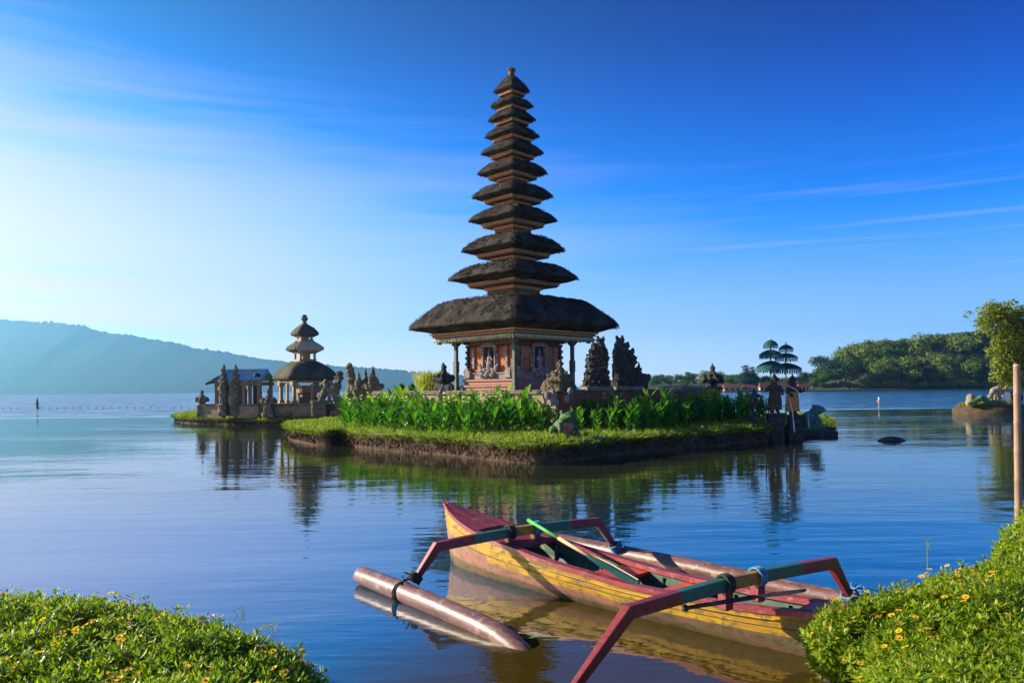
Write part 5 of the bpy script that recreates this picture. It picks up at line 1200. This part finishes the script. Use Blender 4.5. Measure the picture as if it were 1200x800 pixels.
M['low'] = paint('worn_lower_hull', (.14, .078, .042), (.11, .08, .03), (.055, .055, .022), .7, .4, .6, s3=.50)
M['maroon'] = paint('faded_maroon_paint', (.19, .020, .026), (.25, .042, .048), (.30, .11, .10), .5, s3=.55)
M['darkmaroon'] = paint('dark_maroon_paint', (.20, .020, .024), (.15, .016, .020), (.28, .08, .07), .45, s3=.60)
M['pinkdeck'] = paint('sun_bleached_deck', (.48, .13, .14), (.42, .10, .11), (.50, .24, .22), .6, s3=.55)
M['bleach'] = paint('bleached_pink_band', (.29, .12, .085), (.24, .10, .065), (.13, .10, .04), .65, s3=.5)
M['seat'] = paint('red_seat_paint', (.55, .07, .045), (.48, .06, .04), (.42, .20, .14), .5, s3=.62)
M['inner'] = paint('dark_green_inside', (.018, .06, .045), (.03, .09, .05), (.16, .22, .08), .6, s3=.60)
M['grn'] = paint('dark_green_paint', (.015, .10, .07), (.02, .12, .075), (.10, .15, .10), .45, s3=.68)
M['mid'] = paint('ochre_paint', (.36, .20, .015), (.30, .15, .015), (.14, .08, .03), .5, s3=.52)
M['floatp'] = paint('weathered_pink_float', (.165, .078, .068), (.095, .045, .04), (.25, .175, .15), .42, s3=.54)
M['rope'] = mat('black_rope', (.02, .02, .022), (.05, .05, .05), 20, .8)
M['bluerope'] = mat('blue_rope', (.05, .16, .30), (.10, .25, .4), 20, .8)
M['oargreen'] = mat('bright_green_paint', (.05, .36, .05), (.08, .42, .08), 5, .45, .2, 20, .004)
M['oarwood'] = mat('bare_oar_wood', (.52, .36, .20), (.42, .28, .15), 5, .6, .3, 20, .005)
M['oarblade'] = mat('dark_green_blade', (.015, .09, .07), (.03, .12, .09), 5, .5, .3, 20, .005)
ts = np.linspace(0, 1, 61); mb = MB(); rows = []
for t_ in ts:
    w, z = sm(t_, WK), sm(t_, ZK); keel = -.16+.20*max(0, .10-t_)/.10*2.0+.25*max(0, (t_-.90)/.10); stem = max(0, 1-t_/.06)
    lev = [(1.0, 1.0), (.985, .80), (.965, .60), (.93, .42), (.86, .20), (.74, 0.0), (.50, -.5), (.0, -1.)]
    prof = []
    for a, b in lev:
        zz = z*b if b >= 0 else keel*(-b) if keel < 0 else keel*0
        if b < 0: zz = keel*(-b)
        prof.append((w*a*(1-.55*stem*(1-max(0, b))), zz))
    shift = lambda zz: .022*stem*(1-zz/.73)
    rows.append([bp(t_+shift(zz), s_, zz) for s_, zz in prof]+[bp(t_+shift(zz), -s_, zz) for s_, zz in reversed(prof[:-1])])
mb.loft(rows, cap=False, close=False); k = len(rows[0])
for i in range(len(mb.f)):
    j = i % (k-1); jj = min(j, k-2-j); mb.mi[i] = 0 if jj < 2 or (jj == 2 and 12 < i//(k-1)) else 2 if jj == 3 and i//(k-1) < 34 or jj == 2 else 1
mb.add(rows[-1], [tuple(range(k))], 1)
for lv, aa in ((.60, .967),):
    for sg in (1, -1): mb.tube([bp(t_, sg*(sm(t_, WK)*aa+.001), sm(t_, ZK)*lv) for t_ in ts[5:-2]], .0035, 4, mi=3)
hull = mb.build('hull', [M['yel'], M['low'], M['bleach'], M['rope']], boat, smooth=True)
# inside skin and floor
mb = MB(); rows = []
tin = [t_ for t_ in ts if .12 <= t_ <= .93]
for t_ in tin:
    w, z = sm(t_, WK)-.035, sm(t_, ZK); rows.append([bp(t_, w, z-.005), bp(t_, w*.95, z*.55), bp(t_, w*.78, .06), bp(t_, 0, .05), bp(t_, -w*.78, .06), bp(t_, -w*.95, z*.55), bp(t_, -w, z-.005)])
mb.loft(rows, cap=False, close=False); mb.add(rows[0], [tuple(range(7))]); mb.add(rows[-1], [tuple(reversed(range(7)))]); mb.build('inside', M['inner'], boat)
for t_ in (.30, .42, .57, .72, .82):                                       # frames across the floor
    mb = MB(); w, z = sm(t_, WK)-.045, sm(t_, ZK); mb.tube([bp(t_, w, z-.06), bp(t_, w*.93, z*.5), bp(t_, w*.76, .085), bp(t_, 0, .075), bp(t_, -w*.76, .085), bp(t_, -w*.93, z*.5), bp(t_, -w, z-.06)], .022, 5); mb.build('frame', M['inner'], boat)
for sg in (1, -1):                                                         # gunwales
    mb = MB(); rr = []
    for t_ in ts:
        w, z = sm(t_, WK), sm(t_, ZK); wi = max(w-.075, 0 if t_ < .1 else w*.4)
        rr.append([bp(t_, sg*(w+.014), z-.028), bp(t_, sg*(w+.014), z+.022), bp(t_, sg*wi, z+.022), bp(t_, sg*wi, z-.028)])
    mb.loft(rr); mb.build('gunwale', M['maroon'], boat)
    mb = MB(); mb.tube([bp(t_, sg*(sm(t_, WK)+.012), sm(t_, ZK)*.80) for t_ in ts[4:-2]], .007, 5); mb.build('rubbing_strake', M['yel'], hull)
def deck(t0, t1, name, m, lower=.012, notch=None):
    mb = MB(); rr = []
    for t_ in np.linspace(t0, t1, 16):
        w, z = max(.002, sm(t_, WK)-.02), sm(t_, ZK)+.016; rr.append([bp(t_, w, z-.03), bp(t_, w, z), bp(t_, 0, z+.012), bp(t_, -w, z), bp(t_, -w, z-.03)])
    mb.loft(rr, cap=True); return mb.build(name, m, boat)
deck(.003, .17, 'foredeck', M['maroon']); deck(.235, .30, 'fore_thwart', M['darkmaroon'])
deck(.87, .999, 'stern_deck', M['pinkdeck'])
mb = MB()
for t_ in (.175, .865):                                                    # bulkheads under the deck ends
    w, z = sm(t_, WK)-.05, sm(t_, ZK); mb.add([bp(t_, w, z-.02), bp(t_, w*.8, .07), bp(t_, -w*.8, .07), bp(t_, -w, z-.02)]+[bp(t_+.004, w, z-.02), bp(t_+.004, w*.8, .07), bp(t_+.004, -w*.8, .07), bp(t_+.004, -w, z-.02)], [(0, 1, 2, 3), (7, 6, 5, 4), (0, 4, 5, 1), (2, 6, 7, 3)])
mb.build('bulkhead', M['darkmaroon'], boat)
for t0, t1 in ((.475, .535), (.62, .69)):
    mb = MB(); rr = []
    for t_ in np.linspace(t0, t1, 4):
        w, z = sm(t_, WK)-.05, sm(t_, ZK)-.04; rr.append([bp(t_, w, z-.03), bp(t_, w, z), bp(t_, -w, z), bp(t_, -w, z-.03)])
    mb.loft(rr); mb.build('seat', M['seat'], boat)
# cross beams: elbows, sloping legs, painted bands
fl0, fl1 = G(422, 673, .10), G(607, 752, .03)
fd = (fl1-fl0).normalized()
def beam(nf, ne, fe, ff, name_pts):
    pass
def make_beam(ne, fe, nleg, fleg, t_at):
    """cross beam from near elbow to far elbow with legs dropping to the floats"""
    mb = MB(); d_ = (fe-ne); P = [ne+d_*f_ for f_ in (0, .20, .42, .60, .80, 1.)]
    arch = [0, .02, .035, .035, .02, 0]; P = [p_+Vector((0, 0, a)) for p_, a in zip(P, arch)]
    across = Vector((d_.y, -d_.x, 0)).normalized()
    path = [nleg]+P+[fleg]
    mb.plank(path, .085, .105, [0, 0, 1, 2, 1, 0, 0], nrm=across, sc=[.6, .95, 1, 1, 1, 1, .95, .62])
    o = mb.build('cross_beam', [M['darkmaroon'], M['grn'], M['mid']], boat); q = o.modifiers.new('edges', 'BEVEL'); q.width = .008; q.segments = 2; q.limit_method = 'ANGLE'; return o
ne1, fe1 = G(512, 640, .52), G(700, 611, .55); nl1 = G(486, 680, .19); fl_1 = G(721, 641, .20)
cb1 = make_beam(ne1, fe1, nl1, fl_1, .2)
ne2, fe2 = G(737, 716, .53), G(975, 659, .55); fl_2 = G(996, 699, .20); nl2 = G(668, 812, .10)
cb2 = make_beam(ne2, fe2, nl2, fl_2, .75)
mb = MB(); mb.tube([G(701, 618, .5), G(715, 637, .25)], .012, 5); mb.build('brace', M['oarwood'], cb1)
def float_log(a, b, r0, name='float', dip=0.):
    mb = MB(); a, b = Vector(a), Vector(b); L = (b-a); path = []; rad = []
    for f_, k_ in ((0, .80), (.006, .94), (.02, 1.), (.2, 1.02), (.4, 1.0), (.55, 1.02), (.63, 1.02), (.68, 1.), (.71, .96), (.74, .9), (.8, .9), (.97, .9), (1., .7)):
        path.append(a+L*f_+Vector((0, 0, .015*math.sin(f_*5)-dip*max(0, (f_-.60)/.12)**2*(f_ < .9)-dip*6*(f_ >= .9)))); rad.append(r0*k_)
    mb.tube(path, rad, 18); mb.rough(.006, 4); return mb.build(name, M['floatp'], boat, smooth=True)
fdir = (fl1-fl0); f_near = float_log(fl0, fl0+fdir*1.42, .103, dip=.09)
fa = G(600, 624, .10); fb = G(1000, 704, .08); f_far = float_log(fa-(fb-fa)*.0, fa+(fb-fa)*1.16, .108)
def binding(c, axis, r_, m, par, turns=3, tails=True, seed=0):
    rg = random.Random(seed); mb = MB(); ax = Vector(axis).normalized(); a = ax.cross(Vector((0, 0, 1))).normalized(); b = a.cross(ax)
    for k_ in range(turns):
        o_ = ax*(k_-(turns-1)/2)*.022; mb.tube([c+o_+(a*math.cos(t_)+b*math.sin(t_))*r_ for t_ in [2*math.pi*j/20 for j in range(21)]], .011, 5)
    if tails:
        for _ in range(7):
            e = Vector((rg.gauss(0, 1), rg.gauss(0, 1), rg.uniform(.2, 1))).normalized(); p_ = c+b*r_*.9*(1 if b.z > 0 else -1); mb.tube([p_, p_+e*.05, p_+e*.09+Vector((rg.gauss(0, .02), 0, -.01))], .007, 4)
    mb.build('rope_binding', M[m], par)
def onf(a, b, p_):
    d_ = (b-a); t_ = (Vector((p_.x-a.x, p_.y-a.y, 0)).dot(Vector((d_.x, d_.y, 0))))/Vector((d_.x, d_.y, 0)).length_squared; return a+d_*t_
c_ = onf(fl0, fl1, nl1); binding(c_-fdir.normalized()*.03, fdir, .112, 'rope', f_near, 3, True, 1); binding(nl1+Vector((0, 0, .03)), nl1-ne1, .075, 'rope', cb1, 4, True, 2)
c_ = onf(fa, fb, fl_1); binding(c_, fb-fa, .117, 'bluerope', f_far, 3, True, 3); binding(fl_1+Vector((0, 0, .02)), fl_1-fe1, .072, 'bluerope', cb1, 4, True, 5)
c_ = onf(fa, fb, fl_2); binding(c_, fb-fa, .117, 'bluerope', f_far, 2, True, 6); binding(fl_2+Vector((0, 0, .02)), fl_2-fe2, .072, 'bluerope', cb2, 3, True, 7)
for ne, fe, par in ((ne1, fe1, cb1), (ne2, fe2, cb2)):
    for f_, m in ((.42, 'mid'), (.58, 'bluerope')):
        c_ = ne+(fe-ne)*f_+Vector((0, 0, .035)); binding(c_, fe-ne, .078, 'rope' if m == 'mid' else m, par, 4, False)
        mb = MB(); mb.bbox((c_.x, c_.y, c_.z-.13), (.09, .10, .16), math.atan2((fe-ne).y, (fe-ne).x), .01); mb.build('beam_chock', M['darkmaroon'], par)
# oars
a = G(619, 609, .66); b = G(688, 650, .47); c_ = G(748, 684, .33); oar = thing('oar', b, 'green handled oar leaning over the fore beam and the red seat', 'oar')
mb = MB(); mb.tube([a, a+(b-a)*.55], [.020, .022], 8); mb.build('grip', M['oargreen'], oar, smooth=True); mb = MB(); mb.tube([a+(b-a)*.55, b+(c_-b)*.05], [.022, .02], 8); mb.build('shaft', M['oarwood'], oar, smooth=True)
bl = c_-b; sdv = bl.cross(Vector((0, 0, 1))).normalized(); upv = sdv.cross(bl).normalized(); mb = MB(); rr = []
for f_, w in ((0, .022), (.12, .05), (.35, .075), (.75, .08), (.93, .065), (1., .03)): o_ = b+bl*f_; rr.append([o_-sdv*w, o_+upv*.012, o_+sdv*w, o_-upv*.012])
mb.loft(rr); mb.build('blade', M['oarblade'], oar, smooth=False)
mb = MB(); mb.tube([b-sdv*.02+upv*.006, b+bl*.15-sdv*.056+upv*.004, b+bl*.4-sdv*.078, b+bl*.9-sdv*.07], .010, 5); mb.build('blade_edge', M['oarwood'], oar)
a = G(803, 712, .46); b = G(885, 699, .52); c_ = G(944, 691, .50); pad = thing('paddle', b, 'dark short paddle lying along the aft beam of the boat', 'paddle')
mb = MB(); mb.tube([a, b], [.017, .02], 8); mb.ell(a, (.03, .03, .03)); mb.build('shaft', M['rope'], pad, smooth=True); bl = c_-b; sdv = bl.cross(Vector((0, 0, 1))).normalized(); mb = MB(); rr = []
for f_, w in ((-.05, .02), (.2, .05), (.5, .065), (.85, .05), (1., .012)): o_ = b+bl*f_; rr.append([o_-sdv*w, o_+Vector((0, 0, .012)), o_+sdv*w, o_-Vector((0, 0, .012))])
mb.loft(rr); mb.build('blade', M['rope'], pad)

# ------------------------------------------------------------------ near banks with flowering ground cover
def mound(name, poly, h, inset=.8):
    p = resample(smooth_poly([Vector((q[0], q[1], 0)) for q in poly], 2), .12); nn = inward(p); k = len(p); rings = []; c = sum(p, Vector())/k
    for dd, z in ((-.02, -.4), (0, -.05), (.05, h*.35), (.16, h*.62), (inset*.5, h*.85), (inset, h)):
        rings.append([q+m_*(dd+.05*nz(q, 2.))+Vector((0, 0, z+(.05*nz(q, 2.5, 4)+.05*nz(q, 1.1, 8))*(z > 0))) for q, m_ in zip(p, nn)])
    rings.append([c+(q-c)*.5 for q in rings[-1]])
    mb = MB(); mb.loft(rings, cap=False); b = len(mb.v); mb.v.append(Vector((c.x, c.y, h)))
    for j in range(k): mb.f.append([b, 6*k+j, 6*k+(j+1) % k]); mb.mi.append(0)
    o = tag(mb.build(name, M['mud'], smooth=True), kind='structure')
    bm = bmesh.new(); bm.from_mesh(o.data); bmesh.ops.recalc_face_normals(bm, faces=bm.faces); 
    from mathutils.bvhtree import BVHTree
    tree = BVHTree.FromBMesh(bm); bm.free(); return tree
def ground_cover(name, poly, tree, n_, seed, s=1., zmin=.03, vis=None):
    """rosettes of small pointed leaves rooted over the mound"""
    rg = np.random.default_rng(seed); xs = [q[0] for q in poly]; ys = [q[1] for q in poly]; V = []; cnt = 0; tips = []; edge = smooth_poly([Vector((q[0], q[1], 0)) for q in poly], 2)
    while cnt < n_:
        x, y = rg.uniform(min(xs)-.1, max(xs)+.1), rg.uniform(min(ys)-.1, max(ys)+.1)
        if vis and not vis(x, y): cnt += .02; continue
        hit = tree.ray_cast(Vector((x, y, 5)), Vector((0, 0, -1)))
        if rg.random() < .22:                              # plants hanging over the edge of the bank
            i = int(rg.integers(len(edge))); a_, b_ = edge[i], edge[(i+1) % len(edge)]; e_ = a_+(b_-a_)*rg.random()
            if vis and not vis(e_.x, e_.y): cnt += .02; continue
            hit = tree.find_nearest(Vector((e_.x, e_.y, rg.uniform(.05, .34))))
        if hit[0] is None or hit[0].z < zmin: cnt += .02; continue
        cnt += 1; nrm = hit[1] if hit[1].z > 0 else -hit[1]
        up = (Vector((0, 0, 1))*.7+nrm*.6+Vector((rg.normal()*.28, rg.normal()*.28, 0))).normalized()
        cl = nz((x, y, 0), 1.7)*.08+nz((x, y, 3), 4.5)*.05; st_ = rg.uniform(.03, .12)+max(-.03, cl)+(rg.uniform(.03, .10) if rg.random() < .07 else 0); rs = rg.uniform(.7, 1.35)
        o_ = hit[0]+up*st_; a0 = rg.random()*6.28; ax = up.orthogonal().normalized(); ay = up.cross(ax)
        for tier, (nl, el_, L0) in enumerate(((3, .25, .070), (3, .62, .064), (3, 1.05, .046))):
            for k_ in range(nl):
                a = a0+tier*1.0+k_*6.283/nl+rg.normal()*.25; dv = ax*math.cos(a)+ay*math.sin(a); L = L0*s*rs*rg.uniform(.75, 1.3); w = L*rg.uniform(.15, .21); e = el_+rg.normal()*.2
                d3 = dv*math.cos(e)+up*math.sin(e); sd = up.cross(dv).normalized(); n3 = sd.cross(d3); base = o_+up*(tier*.018-.03)
                m1 = base+d3*L*.5-n3*L*-.06; V.append((base, m1-sd*w+n3*w*.5, base+d3*L-up*L*.14, m1+sd*w+n3*w*.5, m1))
        tips.append((o_+up*.05, up))
    v = np.array([[tuple(q) for q in leaf] for leaf in V]).reshape(-1, 3); k = len(V); b = np.arange(k)[:, None]*5
    f_ = np.concatenate([b+np.array([[0, 1, 4]]), b+np.array([[1, 2, 4]]), b+np.array([[4, 2, 3]]), b+np.array([[0, 4, 3]])], 0)
    o = raw(name, v, f_, M['cover']); return o, tips
def flower_mesh():
    mb = MB()
    for k_ in range(10):
        a = 6.283*k_/10; dv = Vector((math.cos(a), math.sin(a), .22)); sd = Vector((-math.sin(a), math.cos(a), 0)); mb.add([dv*.005, dv*.014-sd*.0055, dv*.023, dv*.014+sd*.0055], [(0, 1, 2, 3)])
    mb.ell((0, 0, .004), (.007, .007, .005), 7, 5, mi=1); return mb
def scatter_flowers(tips, n_, label, group, seed, s, first):
    rg = random.Random(seed); f0 = first
    ch = rg.sample(range(len(tips)), min(n_, len(tips)))
    for i in ch:
        p_, up = tips[i]
        if f0 is None:
            f0 = flower_mesh().build('yellow_flower', [M['orangepetal'], M['mid']]); o = f0
        else: o = f0.copy(); C.objects.link(o)
        o.location = p_+Vector((0, 0, .045)); o.scale = (s, s, s); o.rotation_euler = (rg.uniform(-.5, .6), rg.uniform(-.7, .3), rg.random()*6.28); tag(o, label, 'flower', group)
    return f0
def GX(px, py, z): q = G(px, py, z); return (q.x, q.y)
lp = [GX(-160, 680, .40), GX(0, 706, .38), GX(90, 714, .30), GX(205, 733, .28), GX(300, 764, .24), GX(352, 790, .20), GX(385, 830, .2), (-.85, 3.6), (-.7, 2.6), (-1.6, 1.2), (-5.5, 1.0), (-9, 4)]
ltree = mound('bank', lp, .46); 
cv, tips = ground_cover('ground_cover', lp, ltree, 10500, 3, .86, vis=lambda x, y: y > 3.2 and x/y > -.74)
tag(cv, 'dense low green ground cover on the bank beside open water', 'ground cover', kind='stuff')
ff = scatter_flowers([q for q in tips if q[0].y > 4.0 and q[0].x/q[0].y > -.67], 150, 'small yellow flower in the ground cover of the bank facing the open water', 'yellow flowers facing the open water', 5, 1.25, None)
rp_ = [GX(950, 772, .16), GX(966, 738, .26), GX(1010, 714, .34), GX(1060, 690, .40), GX(1110, 665, .45), GX(1160, 648, .5), GX(1215, 632, .55), GX(1300, 640, .55), (6.5, 5), (6, 2.5), (3, 1.8), (2.0, 3.4), GX(1020, 800, .05)]
rtree = mound('bank', rp_, .56, 1.1)
cv, tips = ground_cover('ground_cover', rp_, rtree, 11500, 4, .9, vis=lambda x, y: y > 3.2 and x/y < .74)
tag(cv, 'flowery green ground cover on the bank beside the stern of the boat', 'ground cover', kind='stuff')
scatter_flowers([q for q in tips if q[0].y > 5.0 and q[0].x/q[0].y < .67], 145, 'small yellow flower in the ground cover beside the stern of the boat', 'yellow flowers beside the boat', 6, 1.2, ff)
# taller leafy shrub round the foot of the pole
bx = PX(1197, .35, 8.9); mb = MB()
hump = [(bx.x-.30, 8.5), (bx.x-.1, 9.3), (bx.x+.7, 9.5), (bx.x+1.5, 8.8), (bx.x+1.2, 7.2), (bx.x-.1, 7.2)]
htree = mound('bank', hump, .74, .45); cv, tips = ground_cover('leafy_shrub', hump, htree, 1500, 9, 1.15)
tag(cv, 'taller leafy shrub of small leaves at the foot of the bamboo pole', 'shrub'); 
# leaning stalks that stick out above the cover
def stalk(px, py, z, h, seed, label, m='cover', group=None):
    q = G(px, py, z); root = thing('leafy_stalk', q, label, 'plant', group); rg = np.random.default_rng(seed); mb = MB(); top = Vector((rg.normal()*.03, rg.normal()*.03, h)); mb.tube([(0, 0, -.12), top*.5, top], [.005, .004, .002], 5); mb.build('stem', M['cannastem'], root, local=True)
    V = []; mb = MB()
    for i in range(9):
        f_ = .35+.65*i/8; a = i*2.4; dv = Vector((math.cos(a), math.sin(a), .5)).normalized(); sd = Vector((-math.sin(a), math.cos(a), 0)); L = .055; b = top*f_; mb.add([b, b+dv*L*.5-sd*L*.2, b+dv*L, b+dv*L*.5+sd*L*.2], [(0, 1, 2, 3)])
    mb.build('leaves', M[m], root, local=True)
stalk(1087, 652, .50, .16, 1, 'short dark leaved stalk sticking up from the top of the flowery bank')
def weed(px, py, label, n_, s):
    q = G(px, py, 0); root = thing('water_weed', q, label, 'water plant'); mb = MB(); rg = random.Random(px)
    for i in range(n_):
        a = rg.random()*6.28; b = Vector((rg.gauss(0, .05*s), rg.gauss(0, .03*s), -.05)); t_ = b+Vector((rg.gauss(0, .05), rg.gauss(0, .03), .07+.05*s*rg.random())); mb.tube([b, (b+t_)/2, t_], [.004, .003, .002], 4)
        for k_ in range(3):
            dv = Vector((math.cos(a+k_*2), math.sin(a+k_*2), .35)).normalized(); sd = Vector((-dv.y, dv.x, 0)).normalized(); L = .05*s; mb.add([t_, t_+dv*L*.5-sd*L*.25, t_+dv*L, t_+dv*L*.5+sd*L*.25], [(0, 1, 2, 3)])
    mb.build('leaves', M['reed' if n_ > 3 else 'cover'], root, local=True)
weed(285, 720, 'tiny dark sprig poking out of the open water', 3, .8); weed(316, 743, 'small yellow green weed floating in a patch on the open water', 5, 1.1)
# upright bamboo pole
b, t_ = PX(1194.5, -.2, 9.0), S(1191.5, 428, 9.0); pole = thing('bamboo_pole', (b.x, b.y, 0), 'tall dry bamboo pole standing upright at the edge of the near bank', 'pole'); mb = MB(); pa, ra = [], []
for i in range(8):
    for o_, k_ in ((.02, 1.10), (.06, 1.), (.94, 1.0), (.98, 1.08)):
        f_ = (i+o_)/8; pa.append(b+(t_-b)*f_); ra.append(.040*k_*(1-.10*f_))
mb.tube(pa, ra, 14); mb.build('cane', M['pole'], pole, smooth=True)
mb = MB(); mb.lathe([(.034, -.005), (.034, .012), (.026, .013), (.024, -.02)], t_, 14); mb.build('cut_end', M['oarwood'], pole)

# ------------------------------------------------------------------ morning air
hm = bpy.data.materials.new('haze'); hm.use_nodes = True; t = NT(hm.node_tree); pv = t.new('ShaderNodeVolumePrincipled'); o = t.new('ShaderNodeOutputMaterial'); t.l.new(pv.outputs[0], o.inputs['Volume'])
pv.inputs['Color'].default_value = (.24, .66, 1., 1); pv.inputs['Density'].default_value = .00020; pv.inputs['Anisotropy'].default_value = .64
hm.cycles.homogeneous_volume = True
mb = MB(); mb.box((0, 2540, 205), (10000, 5320, 412)); hz = mb.build('haze', hm); hz['kind'] = 'stuff'; hz['label'] = 'thin blue morning haze over the lake'
